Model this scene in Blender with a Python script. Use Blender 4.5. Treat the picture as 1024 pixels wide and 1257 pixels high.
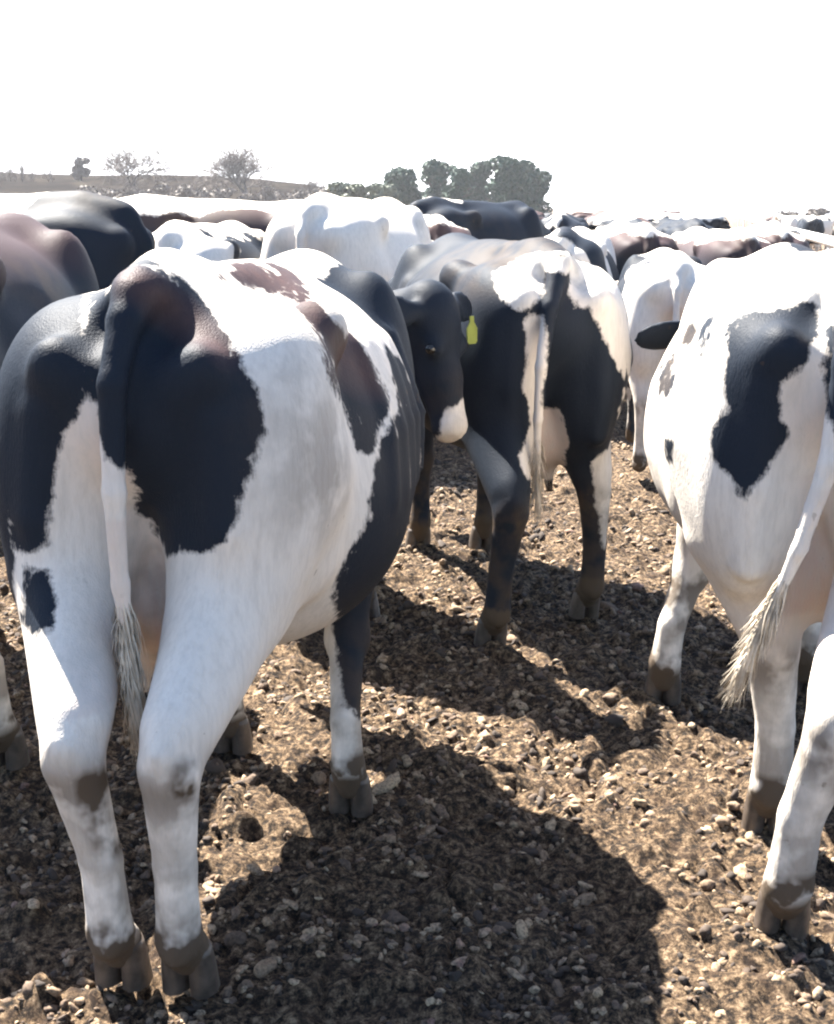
import bpy, math, random
import numpy as np
from mathutils import Vector, Matrix

# ------------------------------------------------------------------ camera, light, exposure
for o in list(bpy.data.objects): bpy.data.objects.remove(o)
S = bpy.context.scene
COL = S.collection
R = math.radians
F_PX, CAM_H = 1700.0, 1.5
PITCH, ROLL = math.atan((628.5 - 250) / F_PX), R(1.4)
cd = bpy.data.cameras.new('camera')
cam = bpy.data.objects.new('camera', cd); COL.objects.link(cam); S.camera = cam
cd.sensor_fit = 'HORIZONTAL'; cd.sensor_width = 36; cd.lens = 36 * F_PX / 1024
cd.clip_start = 0.05; cd.clip_end = 4000
cam.matrix_world = Matrix.Translation((0, 0, CAM_H)) @ Matrix.Rotation(math.pi/2 - PITCH, 4, 'X') @ Matrix.Rotation(ROLL, 4, 'Z')
S.render.resolution_x, S.render.resolution_y = 834, 1024

SUN_EL, SUN_AZ = R(51), R(-39)          # azimuth measured from +Y towards +X
w = bpy.data.worlds.new('World'); S.world = w; w.use_nodes = True
nt = w.node_tree; nt.nodes.clear()
wo = nt.nodes.new('ShaderNodeOutputWorld'); bg = nt.nodes.new('ShaderNodeBackground'); sk = nt.nodes.new('ShaderNodeTexSky')
sk.sky_type = 'NISHITA'; sk.sun_disc = False; sk.sun_elevation = SUN_EL; sk.sun_rotation = SUN_AZ
sk.dust_density = 0.6; sk.air_density = 0.9; sk.ozone_density = 2.2
bg.inputs['Strength'].default_value = 0.05
# bright milky haze low in the sky on the sun's side
def wn(t, **k):
    q = nt.nodes.new(t)
    for a_, v_ in k.items(): setattr(q, a_, v_)
    return q
tc = wn('ShaderNodeTexCoord'); nz_ = wn('ShaderNodeVectorMath', operation='NORMALIZE'); nt.links.new(tc.outputs['Generated'], nz_.inputs[0])
dt = wn('ShaderNodeVectorMath', operation='DOT_PRODUCT'); nt.links.new(nz_.outputs[0], dt.inputs[0]); dt.inputs[1].default_value = (math.sin(SUN_AZ*.1), math.cos(SUN_AZ*.1), 0)
sp = wn('ShaderNodeSeparateXYZ'); nt.links.new(nz_.outputs[0], sp.inputs[0])
m1 = wn('ShaderNodeMapRange', interpolation_type='SMOOTHSTEP'); nt.links.new(dt.outputs['Value'], m1.inputs[0]); m1.inputs[1].default_value = .6; m1.inputs[2].default_value = .9
m2 = wn('ShaderNodeMapRange', interpolation_type='SMOOTHSTEP'); nt.links.new(sp.outputs[2], m2.inputs[0]); m2.inputs[1].default_value = .32; m2.inputs[2].default_value = .16
mm = wn('ShaderNodeMath', operation='MULTIPLY'); nt.links.new(m1.outputs[0], mm.inputs[0]); nt.links.new(m2.outputs[0], mm.inputs[1])
mx = wn('ShaderNodeMix', data_type='RGBA'); nt.links.new(mm.outputs[0], mx.inputs[0]); nt.links.new(sk.outputs[0], mx.inputs[6]); mx.inputs[7].default_value = (9, 9.1, 9.3, 1)
nt.links.new(mx.outputs[2], bg.inputs[0]); nt.links.new(bg.outputs[0], wo.inputs[0])
sd = bpy.data.lights.new('sun', 'SUN'); sd.energy = 5.0; sd.angle = R(0.5); sd.color = (1.0, 0.95, 0.87)
sun = bpy.data.objects.new('sun', sd); COL.objects.link(sun)
sdir = Vector((math.sin(SUN_AZ) * math.cos(SUN_EL), math.cos(SUN_AZ) * math.cos(SUN_EL), math.sin(SUN_EL)))
sun.rotation_euler = sdir.to_track_quat('Z', 'Y').to_euler(); sun.location = sdir * 50
S.view_settings.view_transform = 'Standard'; S.view_settings.look = 'None'
S.view_settings.gamma = 1; S.view_settings.exposure = 3.0
S.view_settings.use_curve_mapping = False
try: S.cycles.filter_width = 2.2
except Exception: pass

# ------------------------------------------------------------------ helpers
rng = np.random.default_rng(11)
random.seed(5)

def tag(o, label=None, cat=None, group=None, kind=None):
    if label: o['label'] = label
    if cat: o['category'] = cat
    if group: o['group'] = group
    if kind: o['kind'] = kind
    return o

def link(name, me, mat=None, parent=None):
    o = bpy.data.objects.new(name, me); COL.objects.link(o)
    if mat is not None and me is not None: me.materials.append(mat)
    if parent is not None: o.parent = parent
    return o

def mesh(name, V, Fc, smooth=True):
    me = bpy.data.meshes.new(name)
    V = np.asarray(V, np.float32); Fc = np.asarray(Fc, np.int32)
    me.vertices.add(len(V)); me.vertices.foreach_set('co', V.ravel())
    n = Fc.shape[1]
    me.loops.add(Fc.size); me.loops.foreach_set('vertex_index', Fc.ravel())
    me.polygons.add(len(Fc)); me.polygons.foreach_set('loop_start', np.arange(0, Fc.size, n, dtype=np.int32))
    me.polygons.foreach_set('loop_total', np.full(len(Fc), n, np.int32))
    me.polygons.foreach_set('use_smooth', np.full(len(Fc), smooth))
    me.update(calc_edges=True); me.validate()
    return me

def attr(me, name, vals):
    a = me.attributes.new(name, 'FLOAT', 'POINT'); a.data.foreach_set('value', np.asarray(vals, np.float32))

def _hash(ix, iy, iz, seed):
    h = (ix.astype(np.int64) * 374761393 + iy.astype(np.int64) * 668265263 + iz.astype(np.int64) * 2147483647 + seed * 974711)
    h = (h ^ (h >> 13)) * 1274126177
    h = h ^ (h >> 16)
    return (h & 0xffff).astype(np.float32) / 65535.0

def vnoise(x, y, z, seed=0):
    x0, y0, z0 = np.floor(x), np.floor(y), np.floor(z)
    fx, fy, fz = x - x0, y - y0, z - z0
    fx, fy, fz = fx*fx*(3-2*fx), fy*fy*(3-2*fy), fz*fz*(3-2*fz)
    x0, y0, z0 = x0.astype(np.int64), y0.astype(np.int64), z0.astype(np.int64)
    r = 0
    for dx in (0, 1):
        for dy in (0, 1):
            for dz in (0, 1):
                wgt = (fx if dx else 1-fx) * (fy if dy else 1-fy) * (fz if dz else 1-fz)
                r = r + wgt * _hash(x0+dx, y0+dy, z0+dz, seed)
    return r * 2 - 1

def fbm(x, y, z, o=3, seed=0):
    r, a = 0, 1.0
    for i in range(o):
        r = r + a * vnoise(x * 2**i, y * 2**i, z * 2**i, seed + i * 17); a *= 0.5
    return r

# ------------------------------------------------------------------ material helpers
class NB:
    def __init__(s, name):
        s.m = bpy.data.materials.new(name); s.m.use_nodes = True
        s.t = s.m.node_tree; s.p = s.t.nodes['Principled BSDF']
    def n(s, typ, **k):
        a = s.t.nodes.new(typ)
        for q, v in k.items():
            if q in a.inputs: a.inputs[q].default_value = v
            else: setattr(a, q, v)
        return a
    def l(s, a, b): s.t.links.new(a, b)
    def math(s, op, a, b=None, c=None, clamp=False):
        q = s.t.nodes.new('ShaderNodeMath'); q.operation = op; q.use_clamp = clamp
        for i, v in enumerate((a, b, c)):
            if v is None: continue
            if hasattr(v, 'links'): s.l(v, q.inputs[i])
            else: q.inputs[i].default_value = v
        return q.outputs[0]
    def mix(s, f, a, b):
        q = s.t.nodes.new('ShaderNodeMix'); q.data_type = 'RGBA'
        for i, v in ((0, f), (6, a), (7, b)):
            if hasattr(v, 'links'): s.l(v, q.inputs[i])
            elif i == 0: q.inputs[0].default_value = v
            else: q.inputs[i].default_value = (*v, 1)
        return q.outputs[2]
    def noise(s, scale, detail=3, rough=.55, vec=None):
        q = s.n('ShaderNodeTexNoise'); q.inputs['Scale'].default_value = scale
        q.inputs['Detail'].default_value = detail; q.inputs['Roughness'].default_value = rough
        if vec is not None: s.l(vec, q.inputs['Vector'])
        return q.outputs[0]
    def obj(s):
        return s.n('ShaderNodeTexCoord').outputs['Object']
    def ramp(s, f, stops):
        q = s.n('ShaderNodeValToRGB'); s.l(f, q.inputs[0]); e = q.color_ramp.elements
        while len(e) < len(stops): e.new(.5)
        for i, (p, c) in enumerate(stops): e[i].position = p; e[i].color = (*c, 1)
        return q.outputs[0]
    def att(s, name):
        q = s.n('ShaderNodeAttribute'); q.attribute_name = name; return q.outputs['Fac']
    def bump(s, h, strength, dist):
        q = s.n('ShaderNodeBump'); q.inputs['Strength'].default_value = strength; q.inputs['Distance'].default_value = dist
        s.l(h, q.inputs['Height']); s.l(q.outputs[0], s.p.inputs['Normal'])

def simple(name, col, rough=.7, var=.25, scale=20, metal=0):
    b = NB(name); v = b.noise(scale, 4, .6, b.obj())
    c = b.ramp(v, [(.3, tuple(x*(1-var) for x in col)), (.7, tuple(min(1, x*(1+var)) for x in col))])
    b.l(c, b.p.inputs['Base Color']); b.p.inputs['Roughness'].default_value = rough; b.p.inputs['Metallic'].default_value = metal
    b.bump(v, .2, .01)
    return b.m

def make_fur():
    b = NB('cow_hair'); o = b.obj()
    edge = b.noise(38, 4, .65, o); big = b.noise(3.0, 3, .5, o)
    mp = b.n('ShaderNodeMapping'); b.l(o, mp.inputs[0]); mp.inputs['Scale'].default_value = (1, 1, .22)
    hair = b.noise(260, 2, .6, mp.outputs[0]); lock = b.noise(70, 3, .6, mp.outputs[0])
    lump = b.noise(11, 3, .5, o)
    e = b.math('MULTIPLY_ADD', b.math('SUBTRACT', edge, .5), .03, b.att('coat'))
    e = b.math('MULTIPLY_ADD', b.math('SUBTRACT', hair, .5), .010, e)
    blk = b.math('MULTIPLY_ADD', e, 90, .5, clamp=True)
    white = b.mix(big, (.73, .675, .60), (.63, .565, .485))
    white = b.mix(b.math('MULTIPLY', hair, .25), white, (.44, .40, .36))
    white = b.mix(b.math('MULTIPLY', b.att('pink'), .75, clamp=True), white, (.50, .37, .31))
    black = b.mix(b.att('rust'), (.013, .018, .027), (.13, .07, .056))  # reddish brown imitates sunlight on black hair, painted into the base colour
    black = b.mix(b.math('MULTIPLY', big, .35), black, (.020, .021, .024))
    c = b.mix(blk, b.mix(b.math('MULTIPLY_ADD', b.math('SUBTRACT', lock, .42), 2.2, 0, clamp=True), white, (.52, .47, .41)), black)
    st = b.math('MULTIPLY', b.att('dirt'), b.math('MULTIPLY_ADD', b.math('SUBTRACT', lump, .36), 5, 0, clamp=True), clamp=True)
    st = b.math('MAXIMUM', st, b.math('SUBTRACT', b.att('dirt'), b.math('MULTIPLY_ADD', lump, .8, .9), clamp=True))
    c = b.mix(st, c, (.075, .054, .037))
    spot = b.math('MULTIPLY_ADD', b.math('SUBTRACT', b.noise(34, 2, .5, o), .70), 30, 0, clamp=True)
    c = b.mix(b.math('MULTIPLY', spot, b.math('MULTIPLY_ADD', b.math('SUBTRACT', big, .5), 4, 0, clamp=True)), c, (.09, .06, .035))
    b.l(c, b.p.inputs['Base Color'])
    b.l(b.math('MULTIPLY_ADD', blk, -.22, .78), b.p.inputs['Roughness'])
    b.l(b.math('MULTIPLY_ADD', blk, -.17, .22), b.p.inputs['Specular IOR Level'])
    b.p.inputs['Sheen Weight'].default_value = 0; b.p.inputs['Sheen Roughness'].default_value = .4
    hh = b.math('MULTIPLY_ADD', lump, .06, b.math('MULTIPLY_ADD', lock, .25, b.math('MULTIPLY', hair, .5)))
    b.bump(hh, .35, .010)
    return b.m
FUR = make_fur()
M_HOOF = simple('hoof_horn', (.06, .045, .035), .45, .5, 30)
M_EYE = simple('eye_dark', (.01, .008, .006), .08, .2)
M_SWITCH_W = simple('tail_hair_white', (.46, .39, .30), .8, .45, 18)
M_SWITCH_B = simple('tail_hair_black', (.02, .018, .017), .6, .3, 40)
M_TAG = simple('tag_yellow', (.30, .33, .07), .45, .12, 25)
M_NOSE = simple('nose_skin', (.05, .045, .045), .35, .3, 60)

# ------------------------------------------------------------------ implicit body builder
class Field:
    def __init__(s, lo, hi, res):
        s.lo = np.array(lo, np.float32); s.res = res
        s.n = np.ceil((np.array(hi) - s.lo) / res).astype(int) + 1
        s.D = np.full(s.n, 1.0, np.float32)
    def _sub(s, lo, hi):
        a = np.clip(np.floor((np.array(lo) - s.lo) / s.res).astype(int), 0, s.n - 1)
        b = np.clip(np.ceil((np.array(hi) - s.lo) / s.res).astype(int) + 1, 0, s.n)
        if np.any(b <= a): return None
        sl = tuple(slice(a[i], b[i]) for i in range(3))
        ax = [(s.lo[i] + s.res * np.arange(a[i], b[i])).astype(np.float32) for i in range(3)]
        return sl, ax[0][:, None, None], ax[1][None, :, None], ax[2][None, None, :]
    def _comb(s, sl, d, k, cut=False):
        a = s.D[sl]
        if cut:
            h = np.clip(.5 - .5 * (a + d) / k, 0, 1); s.D[sl] = a + (-d - a) * h + k * h * (1 - h)
        else:
            h = np.clip(.5 + .5 * (a - d) / k, 0, 1); s.D[sl] = a + (d - a) * h - k * h * (1 - h)
    def cone(s, a, b, r1, r2, k=.05, sy=1.0):
        a, b = np.array(a, float), np.array(b, float); m = max(r1, r2) + k + .06
        q = s._sub(np.minimum(a, b) - m, np.maximum(a, b) + m)
        if q is None: return
        sl, X, Y, Z = q; ba = b - a; L = max(1e-9, ba @ ba)
        x, y, z = X - a[0], Y - a[1], Z - a[2]
        t = np.clip((x*ba[0] + y*ba[1] + z*ba[2]) / L, 0, 1)
        d = np.sqrt((x - t*ba[0])**2 + ((y - t*ba[1]) * sy)**2 + (z - t*ba[2])**2) - (r1 + (r2 - r1) * t)
        s._comb(sl, d / max(1, sy*.8), k)
    def chain(s, pts, rs, k=.05, sy=1.0, lin=True):
        # one bent limb: its own pieces join by a plain minimum, the limb then blends into the body
        A = np.array(pts, float); m = max(rs) + k + .06
        q = s._sub(A.min(0) - m, A.max(0) + m)
        if q is None: return
        sl, X, Y, Z = q; dd = None
        for i in range(len(A) - 1):
            a, ba = A[i], A[i+1] - A[i]; L = max(1e-9, ba @ ba)
            x, y, z = X - a[0], Y - a[1], Z - a[2]
            t = np.clip((x*ba[0] + y*ba[1] + z*ba[2]) / L, 0, 1)
            tt = t if lin else t*t*(3 - 2*t)
            d = np.sqrt((x - t*ba[0])**2 + ((y - t*ba[1]) * sy)**2 + (z - t*ba[2])**2) - (rs[i] + (rs[i+1] - rs[i]) * tt)
            if dd is None: dd = d
            else:
                kk = .012; h = np.clip(.5 + .5*(dd - d)/kk, 0, 1); dd = dd + (d - dd)*h - kk*h*(1-h)
        s._comb(sl, dd / max(1, sy*.8), k)
    def ell(s, c, r, k=.08, M=None, cut=False):
        c, r = np.array(c, float), np.array(r, float); m = max(r) + k + .06
        q = s._sub(c - m, c + m)
        if q is None: return
        sl, X, Y, Z = q; x, y, z = X - c[0], Y - c[1], Z - c[2]
        if M is not None:
            M = np.array(M, float)
            x, y, z = (x*M[i][0] + y*M[i][1] + z*M[i][2] for i in range(3))
        x, y, z = x / r[0], y / r[1], z / r[2]
        k0 = np.sqrt(x*x + y*y + z*z); k1 = np.sqrt((x/r[0])**2 + (y/r[1])**2 + (z/r[2])**2)
        s._comb(sl, k0 * (k0 - 1) / np.maximum(k1, 1e-6), k, cut)
    def mesh(s):
        D = s.D; ins = D < 0
        nx, ny, nz = D.shape
        c = np.zeros((nx-1, ny-1, nz-1), np.int8)
        for dx in (0, 1):
            for dy in (0, 1):
                for dz in (0, 1): c += ins[dx:nx-1+dx, dy:ny-1+dy, dz:nz-1+dz]
        act = (c > 0) & (c < 8)
        I = np.argwhere(act); idx = -np.ones(act.shape, np.int32); idx[act] = np.arange(len(I))
        P = np.zeros((len(I), 3)); N = np.zeros(len(I))
        cs = [(a, b, d) for a in (0, 1) for b in (0, 1) for d in (0, 1)]
        for u in cs:
            for ax in range(3):
                if u[ax]: continue
                v = list(u); v[ax] = 1
                du = D[I[:, 0]+u[0], I[:, 1]+u[1], I[:, 2]+u[2]]; dv = D[I[:, 0]+v[0], I[:, 1]+v[1], I[:, 2]+v[2]]
                m = (du < 0) != (dv < 0)
                t = np.where(m, du / np.where(m, du - dv, 1), 0)
                p = np.tile(np.array(u, float), (len(I), 1)); p[:, ax] += t
                P += p * m[:, None]; N += m
        P = (I + P / N[:, None]) * s.res + s.lo
        Q = []
        for ax in range(3):
            b, d = (ax+1) % 3, (ax+2) % 3
            sl0 = [slice(None)]*3; sl1 = [slice(None)]*3; sl0[ax] = slice(0, -1); sl1[ax] = slice(1, None)
            A0, A1 = ins[tuple(sl0)], ins[tuple(sl1)]
            E = np.argwhere(A0 != A1); E = E[(E[:, b] > 0) & (E[:, d] > 0) & (E[:, b] < D.shape[b]-1) & (E[:, d] < D.shape[d]-1)]
            fl = A0[E[:, 0], E[:, 1], E[:, 2]]
            q = []
            for ob, od in ((-1, -1), (0, -1), (0, 0), (-1, 0)):
                e = E.copy(); e[:, b] += ob; e[:, d] += od; q.append(idx[e[:, 0], e[:, 1], e[:, 2]])
            q = np.stack(q, 1); q[~fl] = q[~fl][:, ::-1]; Q.append(q)
        return P, np.concatenate(Q)

def nrm(v): v = np.array(v, float); return v / np.linalg.norm(v)

DEF = dict(hl=(-.70, .16), hr=(-.70, -.16), fl=(.50, .15), fr=(.50, -.15), poll=(1.10, 0, 1.34), face=(.62, 0, -.78),
           tail=[(-.86, 0, 1.30), (-.93, 0, 1.20), (-.945, 0, 1.0), (-.93, 0, .80), (-.92, 0, .62)], sw=.34, fat=1.0, legfat=1.0, deep=0, tail_up=0, rw=1.0)

def cow_geometry(pose, res, head=True):
    p = dict(DEF); p.update(pose); g = p['fat']; lf = p['legfat']; rw = p['rw']
    xs = [q[0] for q in p['tail']] + [p['poll'][0] + .55, p['poll'][0] - .55, -1.0, .9, min(p['hl'][0], p['hr'][0]) - .24]
    ys = [q[1] for q in p['tail']] + [p['poll'][1] + .35, p['poll'][1] - .35, .5, -.5]
    f = Field((min(xs) - .08, min(ys) - .08, .015), (max(xs) + .08, max(ys) + .08, 1.72), res)
    # trunk
    f.ell((.02, 0, .98), (.72, .365*g, .395), .1)
    f.ell((-.10, 0, .90 - p['deep']), (.56, .385*g, .33), .1)
    f.ell((.48, 0, .99), (.34, .255*g, .37), .1)
    f.ell((.66, 0, .93), (.22, .19, .27), .1)
    f.chain([(.55, 0, 1.33), (.2, 0, 1.315), (-.3, 0, 1.345), (-.62, 0, 1.36 + p['tail_up']), (-.82, 0, 1.325 + p['tail_up'])], [.06, .055, .055, .055, .05], .09)
    f.ell((-.58, 0, 1.14), (.33, .255*g*rw, .235), .1)
    for s in (1, -1):
        f.ell((-.36, .235*s*g, 1.262), (.08, .05, .05), .06)                  # hook bone
        f.cone((-.36, .235*s*g, 1.25), (-.83, .135*s, 1.20), .05, .05, .07)
        f.ell((-.85, .125*s, 1.20), (.05, .048, .055), .05)                     # pin bone
        f.ell((-.62, .185*s*rw, 1.03), (.24, .135*g, .28), .09)                    # thigh
        f.ell((-.72, .155*s*rw, .88), (.145, .115, .24), .08)
        f.ell((.46, .20*s, 1.10), (.13, .10, .26), .1)                          # shoulder blade
        f.ell((.50, .215*s, .86), (.14, .09, .17), .09)
        if res < .022:
            f.ell((-.37, .245*s*g, 1.275), (.06, .03, .03), .07)
            f.ell((-.865, .13*s*rw, 1.225), (.04, .035, .04), .04)
            f.chain([(-.85, .15*s*rw, 1.12), (-.86, .165*s*rw, .92), (-.84, .16*s, .74)], [.035, .03, .03], .04)   # hamstring edge
            f.ell((-.20, .41*s*g, 1.20), (.16, .10, .09), .06, cut=True)          # hollow flank
            f.ell((-.85, .062*s, 1.31), (.06, .03, .045), .06, cut=True)          # hollow beside the tail head
        for j in range(5 if res < .018 else 0):                                                      # ribs
            xr = -.16 + .11*j
            f.chain([(xr+.05, .27*s*g, 1.2), (xr, .36*s*g, 1.02), (xr-.03, .365*s*g, .88)], [.006, .008, .005], .06)
    # legs
    hoofs = []
    for s, key in ((1, 'hl'), (-1, 'hr')):
        hx, hy = p[key]; d = hx + .70
        st = (-.42 + .3*d, .22*s, .80); hock = (hx - .10 + .02*d, .7*hy + .3*.15*s, .505)
        f.chain([(-.60, .17*s, .98), (-.66 + .35*d, .165*s, .78), hock], [.19, .125*lf, .056*lf], .05)
        f.cone((-.5, .19*s, .95), st, .15, .085, .08); f.cone(st, (hock[0]+.03, hock[1], .58), .08, .05, .06)
        f.cone((hock[0]-.045, hock[1], .55), (-.76+.35*d, .16*s, .78), .02, .035, .05)
        f.chain([hock, (hx-.075, hy*.85+.15*hock[1], .30), (hx-.055, hy, .14), (hx-.01, hy, .09)], [.060*lf, .043*lf, .047*lf, .044*lf], .02)
        f.cone((hx-.055, hy, .14), (hx-.08, hy, .11), .03, .02, .03)
        f.cone((hx-.01, hy, .10), (hx, hy, .085), .044*lf, .046*lf, .02)
        hoofs.append((hx, hy))
    for s, key in ((1, 'fl'), (-1, 'fr')):
        hx, hy = p[key]; d = hx - .50
        el = (.43 + .25*d, .19*s, .73); kn = (.475 + .62*d, .5*(hy + .16*s), .43)
        f.chain([(.50, .18*s, .90), el, kn], [.13, .09*lf, .052*lf], .06)
        f.ell((kn[0]+.01, kn[1], .42), (.06, .058, .075), .03)
        f.chain([kn, (hx-.03+.2*d*0, hy*.8+.2*kn[1], .26), (hx-.035, hy, .14), (hx-.01, hy, .09)], [.050*lf, .039*lf, .045*lf, .043*lf], .02)
        f.cone((hx-.01, hy, .10), (hx, hy, .085), .043*lf, .045*lf, .02)
        hoofs.append((hx, hy))
    # udder and teats
    f.ell((-.50, 0, .70), (.20, .145, .165), .07)
    for sx in (-.58, -.44):
        for s in (1, -1): f.cone((sx, .07*s, .60), (sx-.01, .075*s, .50), .028, .014, .02)
    # neck and head
    P = np.array(p['poll'], float); fd = nrm(p['face']); base = np.array((.60, 0, 1.12))
    side = nrm(np.cross((0, 0, 1), fd)) if abs(fd[2]) < .97 else nrm(np.cross((0, 0, 1), P - base))
    up = np.cross(fd, side)
    nd = P - base
    mid = base + .55*nd + np.array((.06, 0, .02))
    f.chain([base + np.array((-.05, 0, .04)), mid, P - .05*up*0 - .04*nrm(nd)], [.20, .135, .105], .12, 1.12)
    f.chain([(.62, 0, .98), mid - np.array((0, 0, .12)), P + .05*fd - .12*up], [.17, .10, .06], .1, 1.1)
    f.ell((.80, 0, .80), (.10, .07, .12), .08)
    A = [fd, side, up]
    f.ell(P + .05*fd - .02*up, (.13, .105, .095), .05, A)
    f.cone(P + .08*fd - .03*up, P + .27*fd - .045*up, .088, .07, .04)
    f.cone(P + .27*fd - .045*up, P + .43*fd - .055*up, .07, .058, .04)
    f.cone(P + .10*fd - .12*up, P + .38*fd - .10*up, .06, .038, .04)
    f.ell(P + .455*fd - .07*up, (.055, .075, .062), .035, A)
    eyes = []
    for s in (1, -1):
        f.ell(P + .16*fd + s*.082*side + .015*up, (.04, .028, .032), .03, A)
        f.ell(P + .50*fd + s*.035*side - .045*up, (.018, .014, .012), .012, A, cut=True)
        eyes.append(P + .165*fd + s*.103*side + .012*up)
        e0 = P + .02*fd + s*.095*side - .0*up; e1 = e0 + s*.19*side - .055*up - .02*fd
        ex = nrm(e1 - e0); ez = nrm(np.cross(ex, fd)); ey = np.cross(ez, ex)
        f.cone(e0, e0 + .05*ex, .03, .028, .02)
        f.ell((e0 + e1)/2 + .02*ex, (.115, .066, .024), .02, [ex, ey, ez])
        f.ell((e0 + e1)/2 + .035*ex + .034*ez*np.sign(ez @ up + 1e-6), (.075, .038, .022), .012, [ex, ey, ez], cut=True)
    # tail
    T = p['tail']; n = len(T)
    f.chain([(-.78, 0, 1.34 + p['tail_up'])] + T, [.042] + [.032 - .019*i/(n-1) for i in range(n)], .025)
    V, Q = f.mesh()
    return V, Q, dict(hoofs=hoofs, eyes=eyes, P=P, fd=fd, side=side, up=up, tail=T, p=p)

def spheres(V, L):
    r = np.full(len(V), -9.0)
    for x, y, z, q in L: r = np.maximum(r, q - np.sqrt((V[:, 0]-x)**2 + (V[:, 1]-y)**2 + (V[:, 2]-z)**2))
    return r

def coat_random(V, seed, amount):
    x, y, z = V[:, 0], V[:, 1], V[:, 2]
    a = fbm(x*1.6 + 3.1, np.abs(y)*.6 + y*1.3 + 1.7, z*1.9, 2, seed) + .12*fbm(x*7, y*7, z*7, 2, seed+5)
    c = (a + amount) * .35
    c = np.minimum(c, (z - .55) * .6)                                   # lower legs white
    c = np.where((x < -.8) & (z < .7), -.2, c)
    return c

def finish_coat(me, V, coat, rust=None, dirt=1.0, pink=True, seed=0, stain=None):
    x, y, z = V[:, 0], V[:, 1], V[:, 2]
    attr(me, 'coat', coat)
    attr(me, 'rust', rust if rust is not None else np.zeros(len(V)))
    d = np.clip(1.05 - z*1.9, 0, .75) * .9 + .75*np.exp(-((z-.42)/.07)**2) * (x > .2) * .4 + .6*np.exp(-((z-.47)/.07)**2)*(x < -.4)
    d += np.clip((.19 - z)/.055, 0, 2.5)
    d += np.clip(vnoise(x*3, y*3, z*3, seed+3) - .25, 0, 1) * .7
    if stain: d += np.clip(spheres(V, stain)*25 + .4, 0, 1.6)
    attr(me, 'dirt', np.clip(d * dirt, 0, 2.6))
    pk = np.clip(1.4 - np.sqrt(((x+.52)/.24)**2 + (y/.16)**2 + ((z-.66)/.2)**2), 0, 1) + .8*np.exp(-((x+.86)**2 + y*y + (z-1.1)**2)/.012) + .5*np.exp(-(y/.07)**2)*(x < -.6)*(z < .95)*(z > .6)
    attr(me, 'pink', np.clip(pk, 0, 1) * (1 if pink else 0))

def hoof_mesh(x, y, k=1.0):
    Vs, Fs = [], []
    for s in (1, -1):
        rings = [(-.050, .030, .105, .026), (-.045, .038, .09, .031), (-.04, .055, .05, .036), (-.035, .078, .0, .038)]
        b = len(Vs)
        for (x0, x1, z, hw) in rings:
            for j in range(10):
                a = 2*math.pi*j/10; cx = (x0+x1)/2; rx = (x1-x0)/2
                px = cx + rx*math.cos(a); taper = 1 - .45*max(0, math.cos(a))
                Vs.append((x + k*px, y + k*(s*.029 + hw*math.sin(a)*taper*.8), z))
        for r in range(3):
            for j in range(10):
                Fs.append((b+r*10+j, b+r*10+(j+1) % 10, b+(r+1)*10+(j+1) % 10, b+(r+1)*10+j))
        for j in range(1, 5): Fs.append((b+j, b+j-1 if j > 1 else b, b+10-j if j > 0 else b, b+9-j))
    return mesh('hoof', Vs, Fs)

def switch_mesh(end, direc, length, rad, n=150, seed=1):
    r = random.Random(seed); Vs, Fs = [], []
    d = Vector(direc).normalized(); a = d.orthogonal().normalized(); bb = d.cross(a)
    e = Vector(end)
    for i in range(n):
        th = r.uniform(0, 6.28); rr = rad * math.sqrt(r.random()); L = length * r.uniform(.55, 1.05); st = r.uniform(-.12, .1)
        off = a*math.cos(th)*rr + bb*math.sin(th)*rr; side = (a*math.sin(th) - bb*math.cos(th)) * r.uniform(.0012, .0035)
        wob = r.uniform(-.035, .035); b0 = len(Vs)
        for k in range(6):
            t = k/5; fl = (1 + .25*math.sin(i*1.7 + 5*t))*(math.sin(min(1, t*1.3)*math.pi*.62)*.9 + .12)
            c = e + d*(st + L*t) + off*fl + a*wob*t*t; wd = side*(1 - t*.85)
            Vs += [tuple(c - wd), tuple(c + wd)]
        for k in range(5): Fs.append((b0+2*k, b0+2*k+1, b0+2*k+3, b0+2*k+2))
    return mesh('tail_switch', Vs, Fs)

def ico(c, r):
    import bmesh
    bm = bmesh.new(); bmesh.ops.create_icosphere(bm, subdivisions=2, radius=r, matrix=Matrix.Translation(c))
    me = bpy.data.meshes.new('eye'); bm.to_mesh(me); bm.free()
    me.polygons.foreach_set('use_smooth', [True]*len(me.polygons)); return me

def hero(origin, heading, pose, res, coatf, sun_tintf=None, scale=1.0, dirt=1.0, label='', switch=None, eyes=True, feet=None, stain=None, sx=1.0):
    """heading: degrees clockwise from +Y. feet given in world metres."""
    rz = R(90 - heading); c, s = math.cos(rz), math.sin(rz)
    if feet:
        for k, (X, Y) in feet.items():
            dx, dy = (X - origin[0])/scale, (Y - origin[1])/scale
            pose[k] = ((c*dx + s*dy)/sx, -s*dx + c*dy)
    V, Q, G = cow_geometry(pose, res)
    me = mesh('cow', V, Q)
    coat = coatf(V); finish_coat(me, V, coat, sun_tintf(V) if sun_tintf else None, dirt, seed=int(abs(origin[0])*100), stain=stain)
    o = link('cow', me, FUR); o.location = (*origin, 0); o.rotation_euler.z = rz; o.scale = (scale*sx, scale, scale)
    tag(o, label, 'cow')
    for hx, hy in G['hoofs']: link('hoof', hoof_mesh(hx, hy), M_HOOF, o)
    if eyes:
        for e in G['eyes']: link('eye', ico(e, .021), M_EYE, o)
    if switch:
        T = G['tail']; d = Vector(T[-1]) - Vector(T[-2])
        link('tail_switch', switch_mesh(T[-1], d, switch['len'], switch['rad'], switch.get('n', 170)), switch['mat'], o)
    return o, G

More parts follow.
